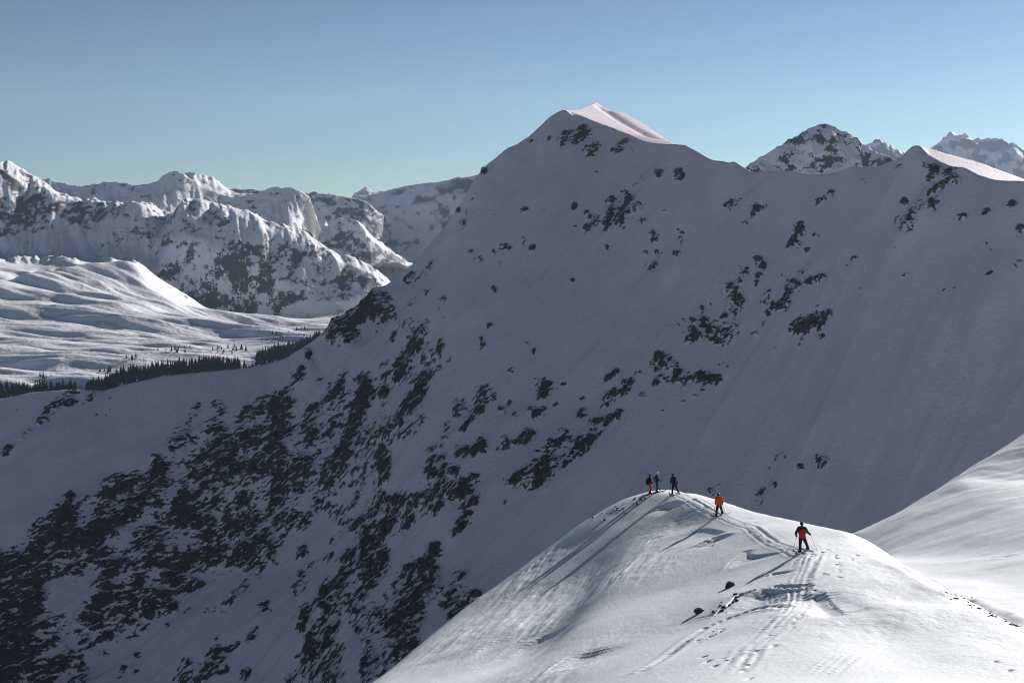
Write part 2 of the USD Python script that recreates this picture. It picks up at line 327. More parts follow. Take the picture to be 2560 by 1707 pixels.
Z(700, 660, s6, [
    ([910, 220, 860, 350, 800, 480, 740, 580, 670, 690], 50, .97), ([1000, 350, 950, 420], 70, .7), ([620, 500, 560, 600, 510, 690], 70, .88), ([700, 400, 600, 450], 70, .65), ([850, 480], 60, .7), ([1090, 430], 25, .7), ([1100, 500, 1000, 560, 940, 640], 28, .7), ([470, 540], 30, .9),
    ([1000, 510], 30, .7), ([770, 700], 25, .7), ([500, 770], 20, .7), ([560, 800], 20, .6), ([1400, 650, 1330, 720, 1300, 830, 1240, 920, 1180, 1000, 1150, 1100], 48, .85), ([1430, 580], 25, .7), ([1300, 570, 1200, 600], 45, .5), ([1110, 680, 1090, 760], 22, .65), ([1060, 1090, 960, 1130], 18, .65),
    ([1130, 1150], 20, .7), ([1270, 140], 60, .58), ([1430, 40, 1400, 100], 20, .7), ([1480, 5], 25, .8), ([1440, 280], 15, .8), ([1590, 340, 1570, 400], 25, .65), ([1600, 520], 18, .65), ([2100, 250], 16, .95), ([1340, 330, 1250, 420], 15, .5), ([1560, 760, 1560, 880], 20, .82),
    ([1480, 900, 1350, 1000], 80, .45), ([1440, 1080, 1380, 1150], 55, .88), ([1560, 1030], 20, .8), ([1660, 930], 18, .85), ([1690, 1050], 12, .65), ([1650, 800], 15, .6), ([290, 860, 260, 920], 22, .7), ([210, 1050, 180, 1140], 40, .8), ([110, 1080], 18, .7), ([250, 1250], 15, .65),
    ([380, 1150], 30, .6), ([660, 1040, 570, 1180, 500, 1300], 25, .7), ([480, 1170], 15, .6), ([2050, 600], 18, .8), ([1970, 740], 14, .7), ([1990, 810], 16, .7), ([950, 1000, 1080, 960], 18, .5), ([1030, 1100], 20, .6), ([2000, 1240], 50, .75), ([1950, 1340], 60, .6), ([1940, 1440], 25, .7),
    ([1760, 1420], 45, .6), ([2170, 1420], 20, .7), ([2250, 1350], 15, .6), ([2200, 1470], 12, .7), ([2300, 1470], 10, .7), ([2290, 1040], 10, .7), ([2255, 1060], 10, .7), ([830, 1120, 850, 1250, 790, 1400], 60, .85), ([1000, 1280], 50, .7), ([1370, 1240, 1250, 1400], 45, .75),
    ([60, 1250, 60, 1330], 40, .6), ([640, 1370], 60, .5), ([300, 1420], 40, .7)])
Z(1150, 860, s6, [
    ([230, 20], 25, .62), ([720, 75], 14, .85), ([660, 5], 12, .8), ([240, 460], 60, .75), ([190, 580, 170, 660], 60, .58), ([100, 760, 20, 840], 18, .78), ([320, 520], 20, .55), ([840, 410, 800, 480], 40, .97), ([740, 380], 25, .65), ([950, 250], 40, .42), ([1020, 370], 25, .55), ([960, 450], 15, .5),
    ([720, 640, 720, 700, 800, 650], 30, .7), ([690, 630], 15, .7), ([400, 640], 20, .75), ([490, 590], 18, .6), ([540, 685], 12, .7), ([435, 690], 12, .7), ([480, 270, 530, 250], 10, .7), ([1540, 260, 1440, 340], 28, .92), ([1690, 350, 1610, 390], 20, .92), ([1630, 450, 1500, 480, 1420, 540], 25, .92),
    ([1440, 590, 1400, 620], 14, .85), ([1440, 410], 14, .65), ([1740, 280], 25, .45), ([1200, 540], 20, .65), ([1220, 650, 1180, 700], 24, .72), ([950, 590], 30, .5), ([1570, 680, 1460, 740, 1340, 780], 25, .88), ([1270, 760], 12, .7), ([1770, 490], 18, .9), ([2185, 545], 13, .9), ([2285, 515], 15, .9), ([2000, 640], 18, .75),
    ([680, 860, 620, 930], 35, .92), ([440, 920, 420, 990], 35, .8), ([530, 960], 25, .8), ([350, 1030], 18, .6), ([940, 890], 20, .7), ([1000, 940, 870, 1040], 80, .62), ([1330, 900, 1200, 960, 1120, 1070], 38, .97), ([1100, 1120, 1000, 1200], 22, .95), ([880, 1130, 750, 1200], 60, .92), ([830, 1250, 750, 1340], 55, .97),
    ([700, 1240, 520, 1340], 45, .92), ([650, 1370], 40, .88), ([640, 1200], 35, .6), ([1330, 860], 15, .75), ([180, 930, 240, 980, 120, 1050, 20, 1030], 20, .88), ([40, 1115], 14, .85), ([240, 1070], 12, .7), ([170, 1300, 80, 1370], 12, .85), ([30, 1420, 20, 1480], 50, .92),
    ([1940, 130, 2020, 180], 50, .92), ([1860, 180], 18, .6), ([1930, 250], 20, .92), ([2090, 240, 2140, 270], 28, .88), ([1990, 310, 1930, 390], 25, .97), ([2130, 350, 2352, 320, 2530, 345], 28, .97), ([2050, 370], 18, .85), ([1940, 50], 12, .8), ([440, 1550], 15, .8), ([110, 1530], 12, .8), ([430, 1305], 9, .8)])
Z(1600, 600, s6, [
    ([130, 10], 15, .8), ([165, 120], 14, .8), ([380, 140], 18, .85), ([130, 260], 25, .9), ([60, 240], 12, .7), ([70, 150], 10, .6), ([1490, 20, 1470, 60], 30, .88), ([1630, 70, 1630, 150], 7, .8), ([1635, 240], 8, .8), ([1580, 300], 22, .8), ([1140, 190, 1210, 250], 28, .72), ([1170, 350], 25, .72), ([1160, 420], 25, .58),
    ([1020, 310, 1000, 400], 30, .68), ([880, 430, 840, 500], 30, .78), ([950, 480], 40, .62), ([930, 570, 980, 590], 45, .78), ([900, 680], 40, .78), ([840, 740], 30, .78), ([870, 850, 850, 930], 70, .66), ([920, 780], 30, .55), ([800, 1000, 720, 980], 25, .88), ([610, 690], 20, .85), ([620, 790], 40, .92), ([560, 880, 490, 930], 55, .92),
    ([700, 890, 740, 880], 40, .92), ([520, 790], 20, .75), ([650, 940], 14, .8), ([310, 870], 18, .85), ([380, 820], 10, .8), ([420, 770], 10, .8), ([690, 630], 14, .8), ([1520, 440, 1450, 520, 1380, 640, 1290, 670], 38, .88), ([1260, 730], 25, .8), ([1250, 530], 30, .8), ([1195, 610], 18, .75), ([1210, 820], 14, .78), ([1410, 370], 30, .45),
    ([1130, 920], 25, .75), ([1800, 340, 1700, 380, 1630, 420], 18, 1.0), ([1860, 720, 1740, 740, 1520, 830], 28, .85), ([1780, 790, 1650, 840, 1550, 890], 35, 1.1), ([1480, 900], 16, .9), ([1780, 940], 20, .65), ([1570, 1010], 8, .8), ([1310, 1055], 18, 1.0), ([2155, 485], 10, .95), ([2050, 220, 2110, 190], 10, .65), ([2000, 250], 8, .7),
    ([1840, 570], 10, .6), ([1750, 670], 10, .7), ([840, 1220], 25, .6), ([780, 1200], 12, .65), ([620, 1470], 16, .9), ([520, 1530], 16, .95), ([20, 1500], 20, .85)])
Z(1100, 220, .3444, [
    ([1050, 310, 1010, 360], 35, .97), ([910, 350, 880, 400], 24, .88), ([790, 370], 12, .8), ([660, 385], 10, .8), ([1120, 430, 1080, 465], 28, .82), ([1340, 390, 1270, 460], 18, .88), ([320, 600], 25, .8), ([1380, 440], 8, .8), ([1590, 620], 18, .75), ([1740, 620], 33, .8), ([1470, 660], 10, .7), ([1425, 710], 12, .85), ([1340, 750], 20, .55),
    ([1130, 600], 8, .7), ([1245, 820, 1230, 920, 1210, 1010], 18, .97), ([1380, 810, 1330, 900, 1300, 960], 22, .97), ([1420, 880], 40, .72), ([1470, 970], 18, .85), ([1350, 1010], 14, .65), ([1075, 930], 18, .85), ([1070, 1015], 30, .82), ([1120, 950], 40, .5), ([970, 860], 18, .75), ([970, 990], 10, .8), ([1640, 890], 12, .8), ([1550, 1080], 30, .82),
    ([1575, 1190], 18, .75), ([1550, 1290], 30, .82), ([1500, 1210], 12, .6), ([1745, 1050, 1740, 1100], 12, .75), ([1730, 1210], 18, .82), ([1230, 1160], 16, .75), ([170, 970], 22, .85), ([180, 1020], 16, .75), ([130, 885], 12, .75), ([235, 820], 10, .75), ([180, 905], 8, .75), ([620, 885], 22, .6), ([740, 890], 16, .5), ([390, 905], 8, .75),
    ([600, 1110], 18, .65), ([660, 1150], 22, .55), ([470, 1160], 30, .62), ([390, 1195], 12, .7), ([230, 1185], 14, .7), ([280, 1245], 24, .72), ([425, 1265], 14, .85), ([395, 1460], 14, .92), ([950, 1390], 14, .7), ([2090, 860], 25, .62), ([2180, 820], 12, .65), ([2300, 880], 18, .92)])
Z(1800, 260, .3231, [
    ([50, 790, 120, 770], 20, .62), ([290, 800, 260, 850], 18, .92), ([340, 790], 12, .75), ([200, 910], 14, .75), ([390, 670], 18, .45), ([850, 680], 22, .88), ([880, 700], 12, .7), ([800, 735, 755, 760], 16, .72), ([610, 940, 600, 1010, 560, 1080], 26, .82), ([740, 1000, 750, 1050], 10, .75), ([765, 940], 10, .75),
    ([1680, 500, 1640, 560], 35, .88), ([1780, 540], 40, .78), ([1820, 590], 30, .82), ([1730, 620, 1640, 680], 22, .88), ([1640, 770], 40, .72), ([1560, 780], 25, .55), ([1490, 850], 35, .78), ([1430, 920], 60, .62), ([1420, 740], 25, .55), ([1580, 490], 14, .75), ([1380, 490], 10, .75), ([1110, 590], 8, .75),
    ([1880, 875], 22, .82), ([2070, 840], 24, .75), ([2265, 780], 20, .92), ([2330, 960], 22, .97), ([1880, 730], 12, .5), ([1430, 1325], 22, .8), ([1370, 1120], 14, .6), ([2060, 1080], 10, .7), ([2110, 1120], 10, .7), ([2080, 1310], 18, .6), ([1790, 1430], 12, .7), ([1720, 1440], 12, .6), ([2315, 1210], 8, .8), ([2280, 1245], 8, .8),
    ([1080, 1435], 10, .95), ([1010, 1210, 1070, 1190], 10, .6)])
Z(1500, 1100, .4507, [
    ([970, 245], 16, .97), ([900, 270], 20, .75), ([870, 290], 8, .8), ([1235, 120], 28, .78), ([1050, 80, 970, 95], 12, .55), ([1105, 145], 12, .7), ([930, 155], 7, .7), ([1035, 195], 7, .7), ([610, 285], 10, .95), ([655, 260], 6, .8), ([890, 345], 6, .75), ([860, 340], 6, .75)])
MW, MH, MS, MO = 1500, 1080, 2.0, 200            # mask raster: 2 px of the photograph per cell, margin 200
mask = np.zeros((MH, MW), np.float32)
for p, w, k in STROKES:
    q = (p + MO) / MS
    w = w / MS * 1.15
    x0, y0 = np.maximum(np.floor(q.min(0) - 2 * w - 2).astype(int), 0)
    x1, y1 = np.ceil(q.max(0) + 2 * w + 3).astype(int)
    x1, y1 = min(x1, MW), min(y1, MH)
    if x1 <= x0 or y1 <= y0:
        continue
    gx, gy = np.meshgrid(np.arange(x0, x1), np.arange(y0, y1))
    dist = np.full(gx.shape, 1e9)
    for a, b in zip(q[:-1], q[1:]) if len(q) > 1 else ((q[0], q[0]),):
        ab = b - a
        t = np.clip(((gx - a[0]) * ab[0] + (gy - a[1]) * ab[1]) / max(ab @ ab, 1e-9), 0, 1)
        dist = np.minimum(dist, np.hypot(gx - a[0] - t * ab[0], gy - a[1] - t * ab[1]))
    val = k * (1 - smooth(.45 * w, 1.5 * w + .8, dist))
    old = mask[y0:y1, x0:x1]
    mask[y0:y1, x0:x1] = np.maximum(old, val) + .25 * np.minimum(old, val)
mask = np.clip(np.maximum(mask, .52 * gaussian_filter(mask, 5) + .34 * gaussian_filter(mask, 13)), 0, 1.15)

NC, NR1, NR2 = 900, 640, 70
xs = np.concatenate([np.linspace(-760, -440, 40, endpoint=False), np.linspace(-440, 350, NC - 70), np.linspace(352, 520, 30)])
ridge_y = gaussian_filter(np.interp(xs, crest[:, 0][np.argsort(crest[:, 0])], crest[:, 1][np.argsort(crest[:, 0])]), 6)
tt = np.concatenate([np.linspace(0, .28, 50, endpoint=False), np.linspace(.28, 1, NR1 - 50)])
y_lo = np.interp(xs, [-760, -440, 0, 350, 520], [520, 560, 640, 500, 420])
Yf = y_lo[None] + (ridge_y + 10 - y_lo)[None] * tt[:, None]
Yb = (ridge_y + 10)[None] + np.linspace(0, 1, NR2 + 1)[1:, None] ** 1.6 * 330 * np.ones_like(xs)[None]
Y = np.vstack([Yf, Yb])
X = np.broadcast_to(xs[None], Y.shape).copy()
Zm = main_tin(X, Y)
cd = main_tin.crest_tree.query(np.stack([X, Y], -1).reshape(-1, 2))[0].reshape(X.shape)
front = (Y < np.interp(X, crest[:, 0][np.argsort(crest[:, 0])], crest[:, 1][np.argsort(crest[:, 0])])).astype(float)
away = smooth(4, 60, cd)
u = X * math.cos(PHI) - Y * math.sin(PHI)        # along the face
w_ = X * math.sin(PHI) + Y * math.cos(PHI)       # up the face
us = u - .62 * (w_ - 900)                        # gullies run down to the left
Zm += away * (14 * n2(us / 1.0, w_ * .22, 90, 11, 3) + (2.5 + 1.8 * smooth(0, -200, X) + 1.2 * smooth(900, 700, Y)) * rdg(us, w_ * .2, 46, 14, 3) + .55 * rdg(us, w_ * .3, 13, 15, 2) + 6.5 * n2(us, w_ * .3, 28, 12, 3) + 1.5 * n2(us, w_ * .45, 8, 19, 3) + 12 * n2(X, Y, 220, 13, 2)) * np.where(front > 0, 1, np.where((X / Y > .03) & (X / Y < .14) | (X / Y > .28), .03, .5))
gd = cKDTree(densify(GULLY, 2)[:, :2]).query(np.stack([X, Y], -1).reshape(-1, 2), distance_upper_bound=40)[0].reshape(X.shape)
Zm -= 4.0 * np.exp(-(np.minimum(gd, 40) / 8.0) ** 2)
v = np.stack([X, Y, Zm], -1)
px, py = pix(v)
wx = 26 * n2(us, w_, 7, 301, 3) + 14 * n2(us, w_, 2.2, 303, 2)
wy = 26 * n2(us, w_, 7, 302, 3) + 14 * n2(us, w_, 2.2, 304, 2)
M = map_coordinates(mask, [(py + wy + MO) / MS, (px + wx + MO) / MS], order=1, mode='constant') * np.clip(front + (cd < 6), 0, 1)
outside = smooth(0, -120, px) + smooth(1707, 1850, py) + smooth(2560, 2680, px) * 0
M = np.maximum(M, np.clip(outside, 0, 1) * .7 * smooth(.45, .6, .5 + n2(us, w_ * .4, 60, 21, 3)) * front * (py > 1150))


nz = unit(.35 * unit(meshkit.fbm(np.stack([us / 9, w_ / 20, Zm / 12], -1), 3, 31)) + .45 * unit(meshkit.fbm(np.stack([us / 4.2, w_ / 5, Zm / 2.2], -1), 3, 32))
          + .5 * unit(meshkit.fbm(np.stack([us / 2.0, w_ / 8, Zm / 5], -1), 2, 35)) + .5 * unit(meshkit.noise(np.stack([us / 1.6, w_ / 2.2, Zm / 1.3], -1), 33)))
M = gaussian_filter(M, (.6, .6))
R = np.minimum(M, 1.0) + (.38 * nz - .03) * smooth(.05, .3, M)
# crags stand out of the slope: blocky steps and knobs
blk = ridged(us, w_ * .6, 16, 41, 4)
strata = np.abs(((Zm + .3 * u + 26 * n2(X, Y, 60, 43, 4)) / 7.5) % 1 - .5) * 2
craggy = smooth(.35, .85, M)
out = craggy * (5.0 * (blk - .35) + 1.3 * strata + .75 * nz)
out *= smooth(0, 5, cd) * .75 + .25
v[..., 0] += -math.sin(PHI) * .6 * out
v[..., 1] += -math.cos(PHI) * .6 * out
v[..., 2] += .7 * out
nr = Y.shape[0]
V = v.reshape(-1, 3)
F = grid_faces(nr, NC)
N = normals(V, F)
# ledges keep their snow, steep pieces are bare
R = R.ravel() + craggy.ravel() * np.clip((.66 - N[:, 2]) * 1.1, -.35, .35)
Rs = np.where(M.ravel() < .04, -.3, np.minimum(np.maximum(R, -.1), (.84 + .2 * smooth(.88, 1.05, M.ravel()))))
mtn = thing('mountain', 'steep shadowed snow mountain with rock bands and a sunlit summit cap', 'mountain', kind='structure')
on = (R > .5).reshape(nr, NC)
lab, nlab = nd_label(on)
sizes = np.bincount(lab.ravel())
sizes[0] = 0
seen = (px > -40) & (px < 2600) & (py < 1760) & (front > 0)
vis = np.bincount(lab.ravel(), seen.ravel(), len(sizes))
vis[0] = 0
rank = np.argsort(-vis)[:300]
rank = rank[vis[rank] >= 12]
lab_f = lab.ravel()[F]
fl = np.where((lab_f[:, 0] == lab_f[:, 1]) & (lab_f[:, 1] == lab_f[:, 2]), lab_f[:, 0], 0)
is_part = np.zeros(len(sizes), bool)
is_part[rank] = True


def sub(faces):
    used, inv = np.unique(faces, return_inverse=True)
    return used, inv.reshape(-1, 3)


keep = F[~is_part[fl]]
usd_, ff = sub(keep)
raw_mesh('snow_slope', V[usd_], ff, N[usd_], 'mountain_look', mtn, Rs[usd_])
order = np.argsort(fl, kind='stable')
starts = np.searchsorted(fl[order], rank)
ends = np.searchsorted(fl[order], rank, 'right')
for a, b in zip(starts, ends):
    if b > a:
        usd_, ff = sub(F[order[a:b]])
        raw_mesh('rock_outcrop', V[usd_], ff, N[usd_], 'mountain_look', mtn, Rs[usd_])

# ------------------------------------------------------------------ other ranges
def z4(p):
    p = np.array(p, float).reshape(-1, 2)
    return p[:, 0] * .4252, 380 + p[:, 1] * .4252


def range_mesh(name, label, look, tin, xr, yr, nx, ny, detail, rock, skin='snow_slope'):
    x, y = np.meshgrid(np.linspace(*xr, nx), np.linspace(*yr, ny))
    z = tin(x, y)
    z = z + detail(x, y, z)
    v = np.stack([x, y, z], -1)
    V, F = v.reshape(-1, 3), grid_faces(ny, nx)
    N = normals(V, F)
    R = rock(x, y, z, N.reshape(ny, nx, 3), pix(v)).ravel()
    t = thing(name, label, 'mountain range', kind='structure')
    raw_mesh(skin, V, F, N, look, t, R)
    return V.reshape(ny, nx, 3)


def crest_pts(line, front, back, d=(0, -1), bd=(.3, .95)):
    out = [line]
    for L, k in front:
        q = line.copy()
        q[:, :2] += np.array(d) * L
        q[:, 2] -= L * k
        out.append(q[::2])
    for L, k in back:
        q = line.copy()
        q[:, :2] += np.array(bd) * L
        q[:, 2] -= L * k
        out.append(q[::2])
    return np.vstack(out)


def rocky(s1, s2, seed, lo, bias):
    def f(x, y, z, n, p):
        a = unit(meshkit.fbm(np.stack([x / s1, y / s1, z / s1], -1), 4, seed) + .7 * meshkit.fbm(np.stack([x / s2, y / s2 * .5, z / s2], -1), 3, seed + 5))
        return bias(x, y, z, n, p) + (lo - n[..., 2]) * 1.6 + .30 * a
    return f


# -- nearer left range with its rocky crest, and the valley in front of it
px_, py_ = z4([-500, -60, -200, 40, 0, 125, 120, 200, 250, 262, 420, 290, 530, 300, 640, 338, 720, 330, 770, 300, 830, 340, 900, 400, 960, 440, 1020, 400, 1060, 325, 1130, 385, 1180, 345, 1240, 405, 1300, 370, 1360, 385,
               1450, 420, 1560, 465, 1680, 520, 1800, 565, 1900, 620, 2000, 660, 2100, 690, 2170, 720, 2300, 830, 2500, 900])
dd = np.interp(px_, [-200, 0, 400, 700, 950, 1100], [3930, 3950, 4000, 4020, 4050, 4100])
mid = densify(P(px_, py_, dd), 25)
pm = [crest_pts(mid, ((60, .85), (140, .8)), ((90, -.16), (180, .15), (420, .3)), bd=(.15, .98))]
px_, py_ = z4([-500, 600, 0, 640, 400, 640, 800, 665, 1000, 850, 1200, 945, 1450, 1000, 1700, 985, 1900, 975, 2200, 990])
pm.append(densify(P(px_, py_, np.interp(px_, [-200, 0, 350, 500, 650, 800, 950], [3720, 3730, 3780, 3800, 3820, 3850, 3900])), 40))
hill = [(-500, 700, 3300), (0, 770, 3300), (200, 700, 3360), (430, 662, 3420), (640, 650, 3450), (800, 660, 3460), (860, 780, 3400), (1000, 865, 3360), (1100, 930, 3330), (1300, 965, 3300), (1450, 1012, 3280), (1700, 1000, 3420), (1900, 995, 3500), (2200, 1000, 3600)]
near = lambda d_: np.where(d_ < 3450, 3450 - (3450 - d_) * 1.4, d_)
low = [(-500, 900, 3100), (0, 850, 3180), (0, 960, 3080), (0, 1090, 2900), (300, 840, 3260), (500, 960, 3080), (600, 800, 3330), (1000, 960, 3230), (800, 880, 3230), (1000, 1090, 2950), (1300, 1060, 3050), (1500, 1130, 2950), (1900, 1050, 3300), (-500, 1200, 2800), (0, 1230, 2680), (500, 1200, 2660), (900, 1190, 2720), (1300, 1170, 2800), (0, 1350, 2480), (500, 1385, 2420), (1000, 1260, 2600), (1500, 1210, 2700), (2000, 1100, 3000), (-500, 1400, 2400)]
for l in (hill, low):
    l = np.array(l, float)
    l[:, 2] = near(l[:, 2])
    pm.append(P(*z4(l[:, :2]), l[:, 2]))
h = P(*z4(np.array(hill, float)[:, :2]), near(np.array(hill, float)[:, 2]))
h[:, 1] += 90
h[:, 2] -= 10
pm.append(h[:11])
f = np.array([(-900, 1800, -260), (-500, 1780, -260), (0, 1800, -260), (300, 2000, -260), (-1400, 1900, -240), (200, 3000, -260), (300, 4200, -60), (-1500, 4300, 120), (-1500, 3500, -60), (-1500, 3000, -160)], float)
pm.append(f)
mid_tin = Tin(np.vstack(pm), 6.0, 3.5, 14.0, mid, 90.0)


def mid_detail(x, y, z):
    c = mid_tin.crest_tree.query(np.stack([x, y], -1).reshape(-1, 2))[0].reshape(x.shape)
    up = smooth(-140, -20, z) * (1 - .6 * smooth(0, 60, 40 - c))
    lowf = smooth(3700, 3300, y) * (1 + .8 * smooth(-150, -300, x))
    r = 13 * up * rdg(x + .3 * y, y * .4, 170, 61, 3) + smooth(-190, -60, z) * smooth(3560, 3700, y) * (6.0 * rdg(x + .35 * y, y * .16, 52, 63, 3) + 2.4 * rdg(x + .3 * y, y * .3, 17, 64, 3))
    und = 52.0 * n2(x * .35 + y * .2, y + .35 * x, 150, 65, 4) + 10.0 * (ridged(x * .25, y + .3 * x, 55, 66, 3) - .5)
    return r + lowf * und


def mid_rock(x, y, z, n, p):
    X_, Y_ = p
    up = smooth(-150, 0, z) * .10
    face = np.exp(-((X_ - 690) / 130) ** 2 - ((Y_ - 650) / 62) ** 2) * .26 + np.exp(-((X_ - 130) / 110) ** 2 - ((Y_ - 525) / 38) ** 2) * .34 + np.exp(-((X_ - 20) / 60) ** 2 - ((Y_ - 540) / 45) ** 2) * .22
    face = face + np.exp(-((X_ - 300) / 60) ** 2 - ((Y_ - 530) / 30) ** 2) * .16 + np.exp(-((X_ - 430) / 60) ** 2 - ((Y_ - 590) / 40) ** 2) * .12 + np.exp(-((X_ - 860) / 60) ** 2 - ((Y_ - 720) / 60) ** 2) * .3
    smoothface = np.exp(-((X_ - 380) / 170) ** 2 - ((Y_ - 660) / 55) ** 2) * .35 + np.exp(-((X_ - 150) / 170) ** 2 - ((Y_ - 620) / 30) ** 2) * .35
    valley = smooth(3650, 3450, y) * .5
    return .02 + up + face - smoothface - valley


VALLEY = range_mesh('left_range', 'rocky snow range on the left above the sunlit valley', 'range_look', mid_tin, (-1450, 60), (1790, 4600), 540, 520, mid_detail, rocky(34, 10, 71, .78, mid_rock), 'snow_slope')

# -- the skyline behind it
sk = [-500, 20, -200, 0, 0, 55, 60, 80, 130, 110, 180, 130, 250, 165, 330, 175, 400, 195, 480, 200, 580, 190, 650, 180, 720, 182, 790, 200, 880, 190, 920, 175, 960, 130, 990, 115, 1060, 115, 1090, 132, 1130, 168, 1180, 205, 1230, 235, 1300, 258,
      1370, 272, 1430, 268, 1500, 252, 1560, 222, 1620, 206, 1700, 205, 1740, 220, 1800, 250, 1840, 285, 1900, 330, 1980, 378, 1930, 450, 1900, 540, 1850, 575]
px_, py_ = z4(sk)
dd = np.interp(np.arange(len(px_)), [0, 30, 38, len(px_) - 1], [5100, 5250, 5250, 5110])
back = densify(P(px_, py_, dd), 30)
pb = [crest_pts(back, ((70, .95), (200, .85)), ())]
for line, d_, extra in (([1070, 113, 1150, 135, 1230, 176, 1290, 222, 1340, 252, 1440, 262], [5330] * 6, 1), ([2000, 385, 2080, 402, 2130, 460, 2172, 520, 2175, 640, 2165, 695], [5250, 5240, 5215, 5190, 5160, 5140], 0)):
    px_, py_ = z4(line)
    q = densify(P(px_, py_, np.array(d_, float)), 25)
    pb.append(crest_pts(q, (), ((60, .5), (250, .6), (450, .6)), bd=(.75, .65)))
b2 = back[px_.size * 0:].copy()
sel = pix(b2)[0] < 450
sel |= (pix(b2)[0] > 650) & (b2[:, 1] > 5150)
for L, k in ((80, .5), (300, .5), (600, .45)):
    q = b2[sel].copy()
    q[:, 1] += L
    q[:, 2] -= L * k
    pb.append(q[::2])
pb.append(np.array([(-2300, 4500, 0), (-1200, 4500, 0), (-700, 4500, -60), (-300, 4450, -120), (0, 4300, -200), (300, 4600, -250), (300, 5800, -250), (-2300, 6000, -100)], float))
back_tin = Tin(np.vstack(pb), 8.0, 4.0, 16.0, back, 110.0)


def back_detail(x, y, z):
    c = back_tin.crest_tree.query(np.stack([x, y], -1).reshape(-1, 2))[0].reshape(x.shape)
    return 13 * rdg(x + .2 * y, y * .4, 190, 81, 3) * (.12 + .88 * smooth(0, 110, c)) + (6.0 * rdg(x + .3 * y, y * .18, 56, 82, 3) + 2.4 * rdg(x + .2 * y, y * .35, 18, 83, 3)) * (.4 + .6 * smooth(0, 60, c))


def back_rock(x, y, z, n, p):
    X_, Y_ = p
    return .06 + np.exp(-((X_ - 860) / 45) ** 2 - ((Y_ - 560) / 45) ** 2) * .12 + np.exp(-((X_ - 60) / 60) ** 2 - ((Y_ - 430) / 25) ** 2) * .16 - np.exp(-((X_ - 430) / 80) ** 2 - ((Y_ - 490) / 30) ** 2) * .35 - np.exp(-((X_ - 720) / 100) ** 2 - ((Y_ - 560) / 40) ** 2) * .3


range_mesh('skyline_range', 'snowy skyline range with two rounded summits behind the left range', 'range_look', back_tin, (-2200, 200), (4480, 5900), 520, 300, back_detail, rocky(40, 14, 91, .76, back_rock))


def far_range(name, label, look, line, depth, L, slope, amp, s, seed, bias, nx=300, ny=120, lo=.8):
    line = np.array(line, float).reshape(-1, 2)
    c = densify(P(line[:, 0], line[:, 1], np.full(len(line), 1.0) * depth), L / 14)
    jj = meshkit.fbm(np.stack([c[:, 0] / s * 2.5, c[:, 1] / s * 2.5, c[:, 0] * 0], -1), 3, seed + 9) - .5
    c[:, 2] += jj * amp * .5
    p = crest_pts(c, ((L * .25, slope), (L * .6, slope), (L, slope * .9)), ((L * .25, .6), (L, .55)))
    t = Tin(p, L / 70, L / 140, L / 40, c, L / 6)
    def det(x, y, z):
        q = t.crest_tree.query(np.stack([x, y], -1).reshape(-1, 2))[0].reshape(x.shape)
        return amp * (.26 * rdg(x + .3 * y, y * .5, s, seed, 4) * (.15 + .85 * smooth(0, L / 8, q)) + .12 * rdg(x, y * .7, s / 4, seed + 2, 3) * (.5 + .5 * smooth(0, L / 12, q)))
    range_mesh(name, label, look, t, (c[:, 0].min(), c[:, 0].max()), (c[:, 1].min() - L * .95, c[:, 1].max() + L * .9), nx, ny, det, rocky(s / 2.5, s / 8, seed + 3, lo, bias))


far_range('shaded_range', 'shaded snow range with a rocky rim right behind the left skyline', 'range_look', [560, 470, 700, 480, 790, 486, 850, 492, 876, 497, 920, 488, 950, 479, 970, 474, 1000, 467, 1030, 463, 1060, 459, 1090, 455, 1120, 452, 1181, 438, 1260, 420, 1400, 420],
          6500, 900, .85, 40, 260, 101, lambda x, y, z, n, p: .12 + .36 * np.exp(-((p[1] - 470) / 22) ** 2) + .2 * np.exp(-((p[1] - 580) / 22) ** 2) * np.exp(-((p[0] - 950) / 70) ** 2), 360, 160, .76)
far_range('small_lit_peak', 'small sunlit peak peering over the dip in the left skyline', 'range_look', [690, 540, 740, 505, 765, 490, 781, 478, 800, 484, 830, 487, 870, 491, 914, 503, 960, 540], 5900, 300, .75, 16, 120, 111, lambda x, y, z, n, p: .2 + .15 * (p[0] > 800), 160, 80)
far_range('rocky_peak', 'rocky pyramid peak streaked with snow behind the main ridge', 'range_look', [1780, 470, 1830, 440, 1850, 425, 1865, 418, 1885, 405, 1907, 392, 1925, 376, 1942, 363, 1962, 357, 1978, 348, 1994, 338, 2013, 328, 2026, 324, 2039, 320, 2058, 312, 2070, 313, 2081, 317, 2100, 325, 2123, 334, 2162, 357, 2188, 376, 2230, 396, 2290, 430, 2360, 460],
          2600, 260, 1.25, 26, 90, 121, lambda x, y, z, n, p: .36 - .12 * (p[0] > 2105), 420, 200, .66)
far_range('distant_blue_range', 'pale blue jagged range on the far right horizon', 'far_range_look', [2200, 430, 2290, 392, 2323, 370, 2349, 354, 2375, 341, 2391, 349, 2407, 340, 2433, 354, 2459, 354, 2485, 351, 2501, 352, 2524, 363, 2540, 362, 2560, 373, 2640, 390, 2800, 380], 13000, 1300, 1.15, 220, 520, 131, lambda x, y, z, n, p: .12, 260, 130)
far_range('distant_blue_horn', 'pale blue pointed peak between the rocky pyramid and the right shoulder', 'far_range_look', [2100, 400, 2150, 380, 2181, 355, 2192, 347, 2205, 356, 2220, 367, 2252, 380, 2330, 420], 11000, 700, 1.2, 90, 300, 141, lambda x, y, z, n, p: .32, 140, 80)
far_range('distant_blue_tooth', 'tiny pale blue tooth of a peak on the left of centre skyline', 'far_range_look', [820, 520, 876, 494, 897, 477, 906, 470, 914, 465, 922, 471, 931, 480, 942, 482, 952, 478, 990, 500], 14000, 600, 1.2, 70, 260, 151, lambda x, y, z, n, p: .32, 140, 80)

